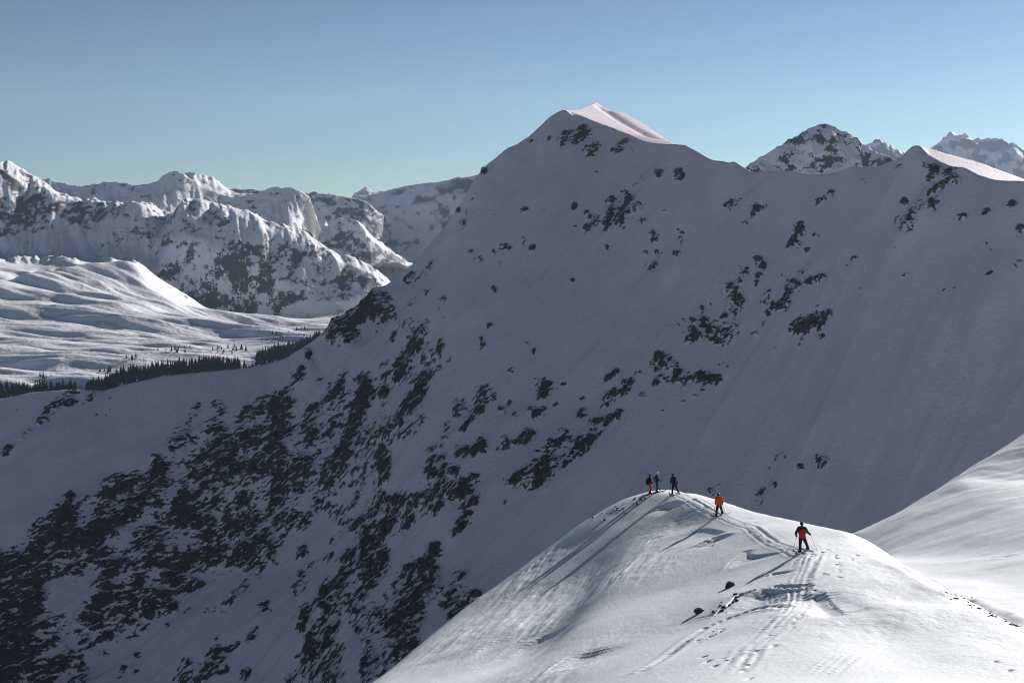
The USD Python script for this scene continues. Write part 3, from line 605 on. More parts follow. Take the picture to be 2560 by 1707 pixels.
# -- the snow-covered bottom of the valleys, out to the horizon
n_ = 61
gx = np.sign(np.linspace(-1, 1, n_)) * np.abs(np.linspace(-1, 1, n_)) ** 1.5 * 19000
x, y = np.meshgrid(gx, gx)
z = -430 + 50 * n2(x, y, 3000, 171, 3) + 250 * smooth(9000, 18000, np.hypot(x, y))
v_ = np.stack([x, y, z], -1).reshape(-1, 3)
f_ = grid_faces(n_, n_)
tag(raw_mesh('valley_ground', v_, f_, normals(v_, f_), 'far_range_look', attr=np.zeros(len(v_))), 'snow covered valley ground reaching to the horizon', 'ground', kind='structure')

# ------------------------------------------------------------------ the snow ridge under the skiers
c1 = np.array([(0, 0, -1.7), (1.2, 12, -5.0), (3.4, 26, -9.6)], float)
c2 = np.array([(1650, 1568, 46), (1750, 1480, 52), (1820, 1400, 60), (1850, 1310, 71), (1845, 1266, 78), (1740, 1215, 90), (1650, 1186, 101), (1590, 1146, 110), (1548, 1132, 116), (1520, 1121, 120)], float)
spine = np.vstack([np.array([(-4, -60, 14), (-1, -20, 4.0)]), c1, D(c2[:, 0], c2[:, 1], c2[:, 2])])
r1 = np.array([(1495, 1125, 121), (1560, 1121, 121), (1600, 1130, 116), (1700, 1163, 106), (1800, 1184, 97), (1900, 1207, 90), (1945, 1214, 87), (1966, 1240, 83), (2040, 1285, 76), (2150, 1345, 66), (2250, 1395, 59), (2352, 1450, 53), (2450, 1500, 48), (2600, 1568, 42)], float)
right = D(r1[:, 0], r1[:, 1], r1[:, 2])
l1 = np.array([(1520, 1121, 121), (1470, 1132, 121), (1430, 1145, 120), (1350, 1195, 117), (1250, 1275, 113), (1150, 1345, 109), (1050, 1425, 102), (950, 1510, 93), (870, 1568, 86), (760, 1650, 76)], float)
left = D(l1[:, 0], l1[:, 1], l1[:, 2])
mids = np.array([(1450, 1300, 98), (1300, 1400, 88), (1600, 1350, 80), (1600, 1450, 66), (1450, 1450, 71), (1200, 1480, 84), (1300, 1568, 59), (1000, 1568, 76), (1100, 1520, 82), (1550, 1230, 103), (1400, 1230, 110),
                 (2352, 1568, 42), (2000, 1568, 43.5), (2100, 1450, 55), (1950, 1330, 68), (1950, 1400, 58), (1850, 1500, 50), (2050, 1380, 63)], float)
pr = [densify(spine, 3), densify(right, 3), densify(left, 3), D(mids[:, 0], mids[:, 1], mids[:, 2])]
rim = np.vstack([left[::-1], right[:1] * 0 + D(1540, 1120, 121.5), right[2:]])
rim = densify(rim, 2.0)
tg = gaussian_filter(np.gradient(rim[:, :2], axis=0), (3, 0), mode='nearest')
nv = np.stack([-tg[:, 1], tg[:, 0]], 1) / np.linalg.norm(tg, axis=1, keepdims=True)
far_side = np.arange(len(rim)) > np.argmax(rim[:, 1]) - 3
for L, dl, dr in ((1.5, .7, .7), (5, 4, 3.2), (14, 13, 10.5), (50, 52, 999), (160, 185, 999), (330, 380, 999)):
    use = ~far_side if dr == 999 else rim[:, 1] > 0
    q = rim[use].copy()
    q[:, :2] += nv[use] * L
    q[:, 2] -= np.where(far_side[use], dr, dl)
    if L > 10:
        ok = cKDTree(rim[:, :2]).query(q[:, :2])[0] > .7 * L
        q = q[ok]
    pr.append(q[:: 1 if L < 20 else 4])
side = np.array([(1955, 1228, 187), (2000, 1212, 188), (2050, 1189, 190), (2100, 1163, 193), (2150, 1134, 197), (2200, 1103, 201), (2250, 1074, 206), (2300, 1043, 211), (2352, 1008, 215), (2450, 940, 224), (2600, 850, 235)], float)
sidel = D(side[:, 0], side[:, 1], side[:, 2])
pr.append(densify(sidel, 3))
tr = np.array([(1985, 1256, 180), (2050, 1281, 163), (2150, 1290, 151), (2250, 1289, 145), (2352, 1279, 141), (2500, 1270, 137), (2700, 1260, 131)], float)
pr.append(densify(D(tr[:, 0], tr[:, 1], tr[:, 2]), 4))
fl_ = np.array([(2100, 1318, 140), (2250, 1380, 118), (2352, 1430, 103), (2500, 1480, 92), (2250, 1330, 135), (2352, 1350, 125), (2700, 1500, 85), (2600, 1400, 110)], float)
pr.append(D(fl_[:, 0], fl_[:, 1], fl_[:, 2]))
for L, k in ((4, .35), (14, .8), (60, .9), (200, .95)):                          # behind the side slope
    q = densify(sidel, 6).copy()
    q += np.array([-.25 * L, L, -L * k])
    pr.append(q)
pr.append(np.array([(-60, -60, -40), (-300, -60, -260), (-450, 40, -400), (40, -60, 2), (120, -60, 2), (35, 0, -14), (80, 40, -18), (110, 90, -21), (140, 140, -24), (150, 240, -26), (160, 0, -5), (-420, 250, -420), (160, 420, -300), (0, 400, -380)], float))
ridge_tin = Tin(np.vstack(pr), 0.5, 0.6, 2.4, np.vstack([rim, densify(sidel, 1)]), 8.0)


def hit(tin, px, py, d0=36.0, d1=215.0, step=.25, nth=0):
    d = np.arange(d0, d1, step)
    q = P(np.full_like(d, px), np.full_like(d, py), d)
    under = q[:, 2] < tin(q[:, 0], q[:, 1])
    i = np.nonzero(under)[0]
    return q[i[0]] if len(i) else q[-1]


def zA(p):
    return np.array(p, float).reshape(-1, 2) * .4507 + (1500, 1100)


def on_ridge(p):
    return np.array([hit(ridge_tin, *c) for c in p])
#@@NEXT

gx = np.concatenate([-300 + 265 * np.linspace(0, 1, 26)[:-1] ** .6, np.linspace(-35, -12, 60)[:-1], np.linspace(-12, 25, 470), np.linspace(25, 95, 170)[1:], 95 + 65 * np.linspace(0, 1, 12)[1:]])
gy = np.concatenate([np.linspace(-60, 30, 40)[:-1], np.linspace(30, 126, 800), np.linspace(126, 240, 190)[1:], np.linspace(240, 420, 24)[1:]])
GX, GY = np.meshgrid(gx, gy)
GZ = ridge_tin(GX, GY)
# wind-packed relief: long ripples along the left flank, softer swells everywhere
al, ac = np.array([.29, .957]), np.array([.957, -.29])
A_, C_ = GX * al[0] + GY * al[1], GX * ac[0] + GY * ac[1]
crx = np.interp(GY, spine[:, 1], spine[:, 0])
flank = smooth(1.5, 7, crx - GX) * smooth(30, 50, GY) * (1 - smooth(122, 128, GY))
rip = n2(A_ / 9.0, C_ + .5 * n2(A_, C_, 6, 201, 2), .75, 202, 3)
rip2 = n2(A_ / 5.0, C_, .28, 203, 2)
patch = smooth(-.12, .2, n2(A_ / 2.5, C_, 6, 204, 2))
GZ += flank * (.24 * rip * patch + .06 * rip2 * patch) + .30 * n2(GX, GY, 9, 205, 3) + .07 * n2(A_ / 2, C_, 1.6, 206, 3) + .05 * n2(GX, GY / 1.5, .5, 209, 2) * (.35 + 1.2 * patch)
sidem = smooth(24, 34, GX) * smooth(60, 90, GY)
GZ += sidem * (.9 * n2(GX * .5 - GY * .3, GY, 7, 207, 4) + .6 * smooth(56, 70, GX) * (ridged(GX * .4, GY, 3.2, 208, 4) - .5))


def dist_line(q):
    """Distance, signed side and run along a line (x, y) over the whole grid, near the line only."""
    q = densify(q, .4)[:, :2]
    i0, i1 = np.searchsorted(gy, [q[:, 1].min() - 12, q[:, 1].max() + 12])
    j0, j1 = np.searchsorted(gx, [q[:, 0].min() - 12, q[:, 0].max() + 12])
    sl = (slice(i0, i1), slice(j0, j1))
    xy = np.stack([GX[sl], GY[sl]], -1)
    dd, ii = cKDTree(q).query(xy.reshape(-1, 2))
    dd, ii = dd.reshape(xy.shape[:2]), ii.reshape(xy.shape[:2])
    tg_ = np.gradient(q, axis=0)
    tg_ /= np.linalg.norm(tg_, axis=1, keepdims=True) + 1e-9
    r = xy - q[ii]
    side_ = tg_[ii][..., 0] * r[..., 1] - tg_[ii][..., 1] * r[..., 0]
    return sl, dd, side_, ii / (len(q) - 1)


def ends(t, e=.15):
    return smooth(0, e, t) * (1 - smooth(1 - e, 1, t))


def groove(p, w, depth, lift=.35, rag=.5, e=.1, off=0.0):
    q = densify(on_ridge(p), 1.0)
    t_ = np.gradient(q[:, :2], axis=0)
    t_ /= np.linalg.norm(t_, axis=1, keepdims=True) + 1e-9
    wob = .22 * (meshkit.fbm(np.stack([q[:, 1] / 5, q[:, 0] * 0 + off * 7.3, q[:, 0] * 0], -1), 3, 55) - .5)
    q[:, 0] -= t_[:, 1] * wob
    q[:, 1] += t_[:, 0] * wob
    if off:
        t_ = np.gradient(q[:, :2], axis=0)
        t_ /= np.linalg.norm(t_, axis=1, keepdims=True)
        q[:, 0] -= t_[:, 1] * off
        q[:, 1] += t_[:, 0] * off
    sl, d, sd, t = dist_line(q)
    k = ends(t, e) * (1 - rag + 2 * rag * meshkit.noise(np.stack([GX[sl] / .7, GY[sl] / 1.5, GX[sl] * 0], -1), 7))
    GZ[sl] += k * .55 * depth * (-np.exp(-(d / w) ** 2) + lift * np.exp(-((d - 2 * w) / w) ** 2))


def lip(p, h, w, back, e=.2):
    """A wind lip: the snow drops h to the left of the line within w and comes back within 'back'."""
    sl, d, sd, t = dist_line(on_ridge(p))
    prof = np.where(sd > 0, -h * smooth(0, w, d) * (1 - smooth(w, back, d)), h * .25 * np.exp(-(d / w) ** 2))
    GZ[sl] += ends(t, e) * prof


def pit(p, r, h):
    for c in on_ridge(p):
        i0, i1 = np.searchsorted(gy, [c[1] - 4 * r, c[1] + 4 * r])
        j0, j1 = np.searchsorted(gx, [c[0] - 4 * r, c[0] + 4 * r])
        dd = ((GX[i0:i1, j0:j1] - c[0]) ** 2 + (GY[i0:i1, j0:j1] - c[1]) ** 2) / r ** 2
        GZ[i0:i1, j0:j1] -= .45 * h * np.exp(-dd) * (1.4 - .4 * dd)


# the shaded hollow down the left flank, lips, ski tracks, footprints (pixels of an enlarged view)
zB = lambda p: np.array(p, float).reshape(-1, 2) * .3401 + (900, 1300)
for k_ in range(1):
    sl, d, sd, t = dist_line(on_ridge(zB([2030, 40, 1900, 240, 1780, 400, 1650, 600, 1500, 820, 1330, 1010, 1200, 1160])))
    sgn = np.where(sd > 0, -1, 1)
    GZ[sl] += ends(t, .25) * .6 * np.tanh(sd / 1.7) * np.exp(-(d / 6.0) ** 2) * (1 - smooth(8, 12, d))
lip(zA([770, 522, 700, 530, 640, 548, 560, 585, 460, 638]), .18, .8, 6)
lip(zA([950, 800, 850, 838, 760, 872, 690, 930, 600, 990]), .34, 1.6, 5)
lip(zA([380, 542, 330, 552, 270, 572]), .08, .7, 3, .35)
lip(zA([720, 520, 600, 500, 520, 510]), .10, .5, 3)
lip(zA([900, 600, 800, 620, 720, 680, 680, 740]), .14, .9, 5)
lip(zA([480, 350, 420, 342, 350, 352]), .15, .8, 2.5)
lip(zA([970, 735, 900, 768]), .15, .4, 2)
lip(zB([1330, 800, 1150, 900, 1060, 960]), .10, .9, 4)
lip(zB([1580, 985, 1400, 1090, 1300, 1170]), .22, 1.1, 4, .35)
lip(zB([1330, 640, 1200, 720, 1080, 800, 900, 920, 740, 1040]), .07, .7, 3)
for k_ in range(9):
    x0 = 700 + 62 * k_ + 30 * math.sin(k_ * 5.1)
    y0 = 980 + 40 * math.sin(k_ * 2.7)
    lip(zB([x0 + 330, y0 - 190, x0 + 150, y0 - 80, x0, y0 + 15]), .05 + .02 * math.sin(k_ * 3.3), .55, 2.2, .35)
groove(zA([1052, 926, 960, 925, 850, 945, 720, 990, 600, 1040, 500, 1100, 400, 1172, 300, 1240, 200, 1295]), .22, .16, .6, .2, .05)
for o in (-.32, .32):
    groove(zA([430, 300, 520, 342, 600, 392, 680, 432, 760, 462, 830, 485, 900, 540, 960, 582, 1050, 612, 1110, 650]), .10, .13, .3, .6, .03, o)
groove(zA([500, 325, 570, 360, 640, 402]), .14, .12, .3, .4, .1)
groove(zA([520, 318, 600, 352, 700, 420]), .12, .10, .3, .4, .1)
groove(zA([850, 472, 910, 515, 980, 562]), .14, .12, .3, .5, .1)
groove(zA([560, 345, 660, 420, 740, 452]), .10, .08, .3, .5, .1)
for o, dp, wd in ((-.75, .07, .10), (-.32, .11, .09), (.02, .13, .08), (.55, .08, .10)):
    groove(zA([1175, 620, 1150, 680, 1125, 740, 1105, 800, 1095, 860, 1085, 905, 1055, 950, 1010, 1000]), wd, dp, .35, .75, .15, o)
for o in (-.5, 0, .4):
    groove(zA([1060, 940, 1000, 1000, 930, 1080, 850, 1150, 790, 1240, 740, 1310]), .13, .06, .4, .9, .1, o)
groove(zA([1220, 640, 1180, 720, 1150, 800, 1135, 880]), .13, .12, .5, .3, .15)
for a_, b_ in (((945, 800), (930, 918)), ((972, 795), (966, 912)), ((1003, 785), (1000, 918)), ((1022, 775), (1036, 920)), ((1042, 758), (1062, 905)), ((985, 800), (985, 900))):
    groove(zA([*a_, (a_[0] + b_[0]) / 2 + 5, (a_[1] + b_[1]) / 2, *b_]), .08, .13, .4, .5, .25)
groove(zA([1232, 828, 1262, 860, 1310, 900, 1360, 930, 1420, 962]), .9, .32, .35, .15, .25)
lip(zA([1400, 962, 1340, 922, 1280, 872, 1230, 825]), .16, .6, 3)
groove(zA([1150, 830, 1250, 930, 1400, 1050, 1600, 1200, 1800, 1320]), 1.3, .16, .4, .1, .2)
groove(zA([1420, 880, 1560, 1010, 1760, 1150, 1960, 1300]), 1.2, .14, .4, .1, .2)
for o in (0, .55, 1.0):
    groove(zA([1302, 1188, 1250, 1235, 1190, 1280, 1140, 1330]), .08, .06, .5, .6, .25, o)
groove(zA([1580, 660, 1660, 700, 1750, 742, 1830, 785, 1900, 828, 1980, 868, 2050, 900, 2200, 968, 2350, 1042]), .5, .35, .5, .35, .03)
groove(zA([1600, 655, 1700, 705, 1800, 760, 1900, 815]), .25, .2, .5, .5, .1)
groove(zA([1910, 690, 2010, 672, 2130, 655, 2260, 645, 2350, 628]), .3, .25, .6, .8, .1)
rg = np.random.default_rng(5)
fp = [(1180, 770), (1172, 800), (1190, 830), (1205, 855), (1270, 745), (1310, 690), (1325, 720), (1240, 740), (1330, 765), (1310, 640), (1330, 690), (1260, 615), (1180, 640), (1160, 650), (1230, 620), (1300, 655), (1420, 650), (1400, 660), (1110, 660), (1105, 980), (1120, 965),
      (1090, 990), (1070, 1030), (960, 1140), (940, 1080), (870, 1170), (820, 1260), (830, 1330), (800, 1290), (640, 1250), (690, 1220), (600, 1225), (580, 1200), (2195, 1245), (2270, 1285), (550, 1110), (620, 1080), (680, 1050)]
for c in fp:
    for k_ in range(3):
        pit(zA([c[0] + rg.normal(0, 7), c[1] + rg.normal(0, 5)]), .08 + .05 * rg.random(), .13)
for k_ in range(25):                                             # churned snow beside the track and on the lower crest
    t_ = rg.random()
    pit(zA([1150 - 420 * t_ + rg.normal(0, 45), 640 + 640 * t_ + rg.normal(0, 25)]), .07 + .05 * rg.random(), .09)
for k_ in range(90):
    pit(zA([430 + rg.random() * 480 + rg.normal(0, 12), 0]) * 0 + zA([(u_ := rg.random()) * 640 + 420, 300 + 320 * u_ + rg.normal(0, 16)]), .07 + .04 * rg.random(), .08)


def ridge_z(x, y):
    return RegularGridInterpolator((gy, gx), GZ, bounds_error=False, fill_value=None)(np.stack([np.atleast_1d(y), np.atleast_1d(x)], -1))


class Ridge:
    def __init__(self):
        self.f = RegularGridInterpolator((gy, gx), GZ, bounds_error=False, fill_value=None)

    def __call__(self, x, y):
        return self.f(np.stack([y, x], -1))


ridge = Ridge()
v_ = np.stack([GX, GY, GZ], -1).reshape(-1, 3)
f_ = grid_faces(len(gy), len(gx))
tag(raw_mesh('snow_ridge', v_, f_, normals(v_, f_), 'ridge_look', attr=np.zeros(len(v_))), 'sunlit snow ridge in the foreground crossed by ski tracks', 'snow ridge', kind='structure')

# ------------------------------------------------------------------ plain materials
def plain(name, col, rough=.7, spec=.3, var=.12, scale=25.0):
    usdkit.material(stage, '/World/Looks/' + name, {
        'tc': ('texture_coordinate', {}),
        'n': ('noise_texture', {'scale': scale, 'detail': 4.0}),
        'r': ('rgb_ramp', {'ramp': [(0.3, tuple(c * (1 - var) for c in col)), (0.7, tuple(min(1, c * (1 + var)) for c in col))]}),
        'p': ('principled_bsdf', {'roughness': rough, 'specular_ior_level': spec})},
        [('tc.object', 'n.vector'), ('n.fac', 'r.fac'), ('r.color', 'p.base_color')], surface='p.BSDF')


for nm, col, rg_ in (('black_cloth', (.012, .012, .015), .8), ('olive_cloth', (.030, .036, .026), .8), ('green_cloth', (.022, .045, .038), .8), ('navy_cloth', (.014, .018, .038), .8), ('blue_cloth', (.022, .045, .13), .8),
                     ('red_cloth', (.42, .016, .022), .7), ('orange_cloth', (.52, .085, .012), .7), ('vermilion_cloth', (.50, .035, .012), .7), ('teal_cloth', (.03, .16, .14), .7), ('skin', (.5, .3, .22), .5),
                     ('dark_shell', (.015, .015, .018), .3), ('white_shell', (.6, .6, .62), .35), ('ski_top', (.03, .03, .035), .35), ('alloy', (.35, .36, .38), .35), ('goggle', (.05, .03, .015), .1),
                     ('bare_rock', (.05, .047, .042), .9), ('bark', (.035, .025, .018), .9), ('needles', (.012, .020, .016), .9)):
    plain(nm, col, rg_)


# ------------------------------------------------------------------ people
def ball(c, r, k=16):
    return m3.Manifold.sphere(float(r), k).translate([float(x) for x in c])


def bone(a, b, ra, rb, k=14):
    return m3.Manifold.batch_hull([ball(a, ra, k), ball(b, rb, k)])


def union(parts):
    return m3.Manifold.batch_boolean(parts, m3.OpType.Add)


def soft(man, edge=.03, it=6, wrinkle=0.0, seed=1):
    man = man.refine_to_length(edge)
    m = man.to_mesh()
    t = trimesh.Trimesh(np.array(m.vert_properties[:, :3]), np.array(m.tri_verts), process=True)
    trimesh.smoothing.filter_taubin(t, iterations=it)
    if wrinkle:
        v = np.array(t.vertices)
        n = np.array(t.vertex_normals)
        t.vertices = v + n * (wrinkle * (meshkit.fbm(v * [9, 9, 16], 3, seed) - .5) * 2)[:, None]
    return t


def hand(wrist, direction, palm_n, grip=1.0):
    """A closed-over hand: palm, five unequal fingers in two bends, thumb off the side."""
    d = np.asarray(direction, float)
    d /= np.linalg.norm(d)
    n = np.asarray(palm_n, float)
    n = n - d * (n @ d)
    n /= np.linalg.norm(n)
    s_ = np.cross(d, n)
    w = np.asarray(wrist, float)
    out_ = [m3.Manifold.batch_hull([ball(w + s_ * .018, .02, 10), ball(w - s_ * .018, .02, 10), ball(w + d * .085 + s_ * .034, .015, 10), ball(w + d * .085 - s_ * .034, .015, 10)])]
    for o, L, r in ((.034, .070, .0105), (.012, .080, .011), (-.011, .075, .0105), (-.033, .058, .0095)):
        a = w + d * .088 + s_ * o
        b = a + (d * .75 + n * .65 * grip) * L * .45
        c = b + (-d * .25 * grip + n * .9) * L * .4
        e = c + (-d * .9 * grip + n * .2) * L * .3
        out_ += [bone(a, b, r * 1.15, r, 8), bone(b, c, r, r * .95, 8), bone(c, e, r * .95, r * .85, 8)]
    a = w + d * .03 + s_ * .034
    b = a + d * .03 + s_ * .022 + n * .02
    c = b + d * .022 + n * .03 - s_ * .012
    out_ += [bone(a, b, .015, .0125, 8), bone(b, c, .0125, .011, 8)]
    return union(out_)


def frame(f):
    f = np.array([f[0], f[1], 0.0])
    f /= np.linalg.norm(f)
    return f, np.array([f[1], -f[0], 0.0])


def person(root, label, J, face, jacket, trousers, hat, hatlook='dark_shell', panel=None):
    """J: joints from the left foot's spot (x to the right of the photograph, y away from the camera, z up)."""
    J = {k: np.array(v, float) for k, v in J.items()}
    t = thing('person', label, 'person', root)
    f, r = frame(face)
    hd, nk = J['head'], J['neck']
    up = np.array([0, 0, 1.0])
    arms = (('sL', 'eL', 'hL'), ('sR', 'eR', 'hR'))
    legs = (('pL', 'kL', 'aL'), ('pR', 'kR', 'aR'))
    mid_p = (J['pL'] + J['pR']) / 2
    chest = (J['sL'] + J['sR']) / 2 - up * .12
    head = [m3.Manifold.batch_hull([ball(hd + up * .03 - f * .015, .085), ball(hd - up * .055 + f * .03, .052), ball(hd + f * .03 + up * .01, .07)]),
            bone(hd + f * .10 + up * .012, hd + f * .118 - up * .018, .011, .014, 8), bone(hd + f * .094 - up * .055 + r * .018, hd + f * .094 - up * .055 - r * .018, .009, .009, 8),
            ball(hd + r * .082 - up * .005, .022, 8), ball(hd - r * .082 - up * .005, .022, 8), ball(hd + f * .09 + r * .032 + up * .018, .013, 8), ball(hd + f * .09 - r * .032 + up * .018, .013, 8)]

    def figure(gain, parts_):
        p = []
        if 'torso' in parts_:
            p += [m3.Manifold.batch_hull([ball(J['sL'], .075 + gain), ball(J['sR'], .075 + gain), ball(chest + f * .03, .115 + gain), ball(mid_p + up * .12, .125 + gain), ball(mid_p, .12 + gain)]), bone(nk, hd - up * .05, .058 + gain * .6, .055 + gain * .2)]
            p += [m3.Manifold.batch_hull([ball(nk, .06 + gain * .6), ball(J['sL'], .06 + gain), ball(J['sR'], .06 + gain)])]
        if 'arms' in parts_:
            for a, b, c in arms:
                w = J[c] + (J[b] - J[c]) * .12
                p += [bone(J[a], J[b], .062 + gain, .046 + gain), bone(J[b], w, .046 + gain, .033 + gain * .8)]
        if 'legs' in parts_:
            p += [m3.Manifold.batch_hull([ball(J['pL'], .105 + gain), ball(J['pR'], .105 + gain), ball(mid_p + up * .06, .115 + gain)])]
            for a, b, c in legs:
                p += [bone(J[a], J[b], .098 + gain, .064 + gain), bone(J[b], J[c] + up * .05, .062 + gain, .046 + gain)]
        return p
    feet, hands = [], []
    for c in ('aL', 'aR'):
        fd = J['ski'] if 'ski' in J else f
        feet.append(m3.Manifold.batch_hull([ball(J[c] + up * .12, .062, 12), ball(J[c] - fd * .05 - up * .005, .055, 12), ball(J[c] + fd * .17 - up * .02, .042, 12)]))
    for a, b, c in arms:
        dr = J[c] - J[b]
        hands.append(hand(J[c] - dr * .1 / max(np.linalg.norm(dr), .1), dr, f * .8 + r * (.3 if c == 'hL' else -.3) - up * .2))
    body = soft(union(head + figure(0, ('torso', 'arms', 'legs')) + hands + feet), .035, 5)
    obj('body', body, 'skin', t, True)
    obj('trousers', soft(union(figure(.022, ('legs',))), .035, 5, .012, 3), trousers, t, True)
    obj('jacket', soft(union(figure(.03, ('torso', 'arms'))), .03, 5, .012, 5), jacket, t, True)
    for g_ in hands:
        m = g_.to_mesh()
        tm = trimesh.Trimesh(np.array(m.vert_properties[:, :3]), np.array(m.tri_verts))
        tm.vertices = tm.vertices + tm.vertex_normals * .005
        obj('glove', tm, 'black_cloth', t, True)
    for g_ in feet:
        m = g_.to_mesh()
        tm = trimesh.Trimesh(np.array(m.vert_properties[:, :3]), np.array(m.tri_verts))
        tm.vertices = tm.vertices + tm.vertex_normals * .012
        obj('boot', tm, 'dark_shell', t, True)
    cap = m3.Manifold.batch_hull([ball(hd + up * .045 - f * .012, .108, 20), ball(hd + up * .02 - f * .035, .104, 20)])
    cap = cap - m3.Manifold.cube([.6, .6, .3], True).translate([float(x) for x in hd + up * (-.17) + f * .02]) - m3.Manifold.batch_hull([ball(hd + f * .16 - up * .06 + r * .05, .085), ball(hd + f * .16 - up * .06 - r * .05, .085)])
    obj(hat, cap, hatlook, t, 30)
    gg = m3.Manifold.batch_hull([ball(hd + f * .078 + r * .05 + up * .02, .034, 12), ball(hd + f * .078 - r * .05 + up * .02, .034, 12)])
    obj('goggles', gg, 'goggle', t, 30)
    if panel:
        pc = chest + f * .11
        obj('jacket_front', m3.Manifold.batch_hull([ball(pc + r * .09, .07), ball(pc - r * .09, .07), ball(pc - up * .28 + r * .08, .075), ball(pc - up * .28 - r * .08, .075)]), panel, t, True)
    return J, f, r


def backpack(root, label, J, f, r, look, off=(0, 0, 0), scale=1.0):
    up = np.array([0, 0, 1.0])
    t = thing('backpack', label, 'backpack', root)
    chest = (J['sL'] + J['sR']) / 2 - up * .10 + np.array(off)
    c = chest - f * .17
    low_ = c - up * .36 * scale
    obj('bag', soft(m3.Manifold.batch_hull([ball(c + r * .10 * scale, .07), ball(c - r * .10 * scale, .07), ball(low_ + r * .11 * scale - f * .04, .085 * scale), ball(low_ - r * .11 * scale - f * .04, .085 * scale), ball(c - up * .1 - f * .05, .11 * scale)]), .03, 4, .008, 9), look, t, True)
    obj('lid', m3.Manifold.batch_hull([ball(c + up * .05 + r * .09 * scale - f * .01, .055), ball(c + up * .05 - r * .09 * scale - f * .01, .055), ball(c + up * .04 - f * .08, .05)]), look, t, True)
    for s_ in (-1, 1):
        a = chest + r * s_ * .10 + up * .15 - f * .08
        obj('shoulder_strap', union([bone(a, chest + r * s_ * .12 + up * .14 + f * .10, .022, .022, 8), bone(chest + r * s_ * .12 + up * .14 + f * .10, chest + r * s_ * .13 - up * .1 + f * .15, .022, .018, 8)]), 'black_cloth', t, 30)


def ski(centre, direction, label, nrm, length=1.72):
    d = np.array(direction, float)
    d = d - nrm * (d @ nrm)
    d /= np.linalg.norm(d)
    s_ = np.cross(nrm, d)
    t = thing('ski', label, 'ski', centre)
    xs_ = np.linspace(-.46, .54, 28) * length
    tipc = np.clip((xs_ - .40 * length) / (.14 * length), 0, 1)
    tail = np.clip((-.40 * length - xs_) / (.06 * length), 0, 1)
    hw = (.048 + .012 * (xs_ / length * 2) ** 2) * np.sqrt(np.clip(1 - tipc ** 3, .03, 1))
    zz = .012 + .11 * tipc ** 2 + .02 * tail
    rows = []
    for k_, (a, b) in enumerate(((-1, 0), (1, 0), (1, 1), (-1, 1))):
        rows.append(xs_[:, None] * d + (hw * a)[:, None] * s_ + (zz + .014 * b)[:, None] * nrm)
    v = np.stack(rows, 1).reshape(-1, 3)
    F_ = []
    for i in range(len(xs_) - 1):
        for k_ in range(4):
            a, b = i * 4 + k_, i * 4 + (k_ + 1) % 4
            F_ += [(a, b, b + 4), (a, b + 4, a + 4)]
    F_ += [(0, 2, 1), (0, 3, 2)]
    e = (len(xs_) - 1) * 4
    F_ += [(e, e + 1, e + 2), (e, e + 2, e + 3)]
    obj('board', (v, np.array(F_)), 'ski_top', t, 35)
    obj('binding', m3.Manifold.batch_hull([ball(d * .12 + nrm * .045 + s_ * .02, .02, 8), ball(d * .12 + nrm * .045 - s_ * .02, .02, 8), ball(-d * .14 + nrm * .045 + s_ * .02, .02, 8), ball(-d * .14 + nrm * .045 - s_ * .02, .02, 8)]), 'alloy', t, 30)


def pole(hand_p, tip, label, root):
    h, q = np.array(hand_p, float), np.array(tip, float)
    d = (q - h) / np.linalg.norm(q - h)
    t = thing('ski_pole', label, 'ski pole', root)
    obj('shaft', bone(h, q, .011, .007, 8), 'alloy', t, 30)
    obj('grip', bone(h - d * .10, h + d * .05, .019, .016, 8), 'black_cloth', t, 30)
    a = q - d * .07
    u_ = np.cross(d, [0, 1, 0])
    u_ /= np.linalg.norm(u_)
    w_2 = np.cross(d, u_)
    ring = [a + (u_ * math.cos(k_ * math.pi / 4) + w_2 * math.sin(k_ * math.pi / 4)) * .045 for k_ in range(8)]
    obj('basket', m3.Manifold.batch_hull([ball(p_, .006, 6) for p_ in ring]), 'dark_shell', t, 30)


def ground(px, py):
    q = P(np.full(1200, px), np.full(1200, py), np.linspace(60, 130, 1200))
    under = np.nonzero(q[:, 2] < ridge(q[:, 0], q[:, 1]))[0]
    c = q[under[0]] if len(under) else q[-1]
    c[2] = ridge(c[:1], c[1:2])[0]
    return c


def gnd(root, x, y):
    return float(ridge(np.array([root[0] + x]), np.array([root[1] + y]))[0] - root[2])


def slope_n(root, x, y, h=.6):
    a = gnd(root, x + h, y) - gnd(root, x - h, y)
    b = gnd(root, x, y + h) - gnd(root, x, y - h)
    n = np.array([-a / (2 * h), -b / (2 * h), 1.0])
    return n / np.linalg.norm(n)


def scaled(J, s_, lifts):
    """Scales joints about the foot spot and lifts each foot to its own ground."""
    o = {}
    for k, v in J.items():
        o[k] = np.array(v, float) * (1 if k == 'ski' else s_)
    for k, (dz) in lifts.items():
        o[k][2] = dz
    return o


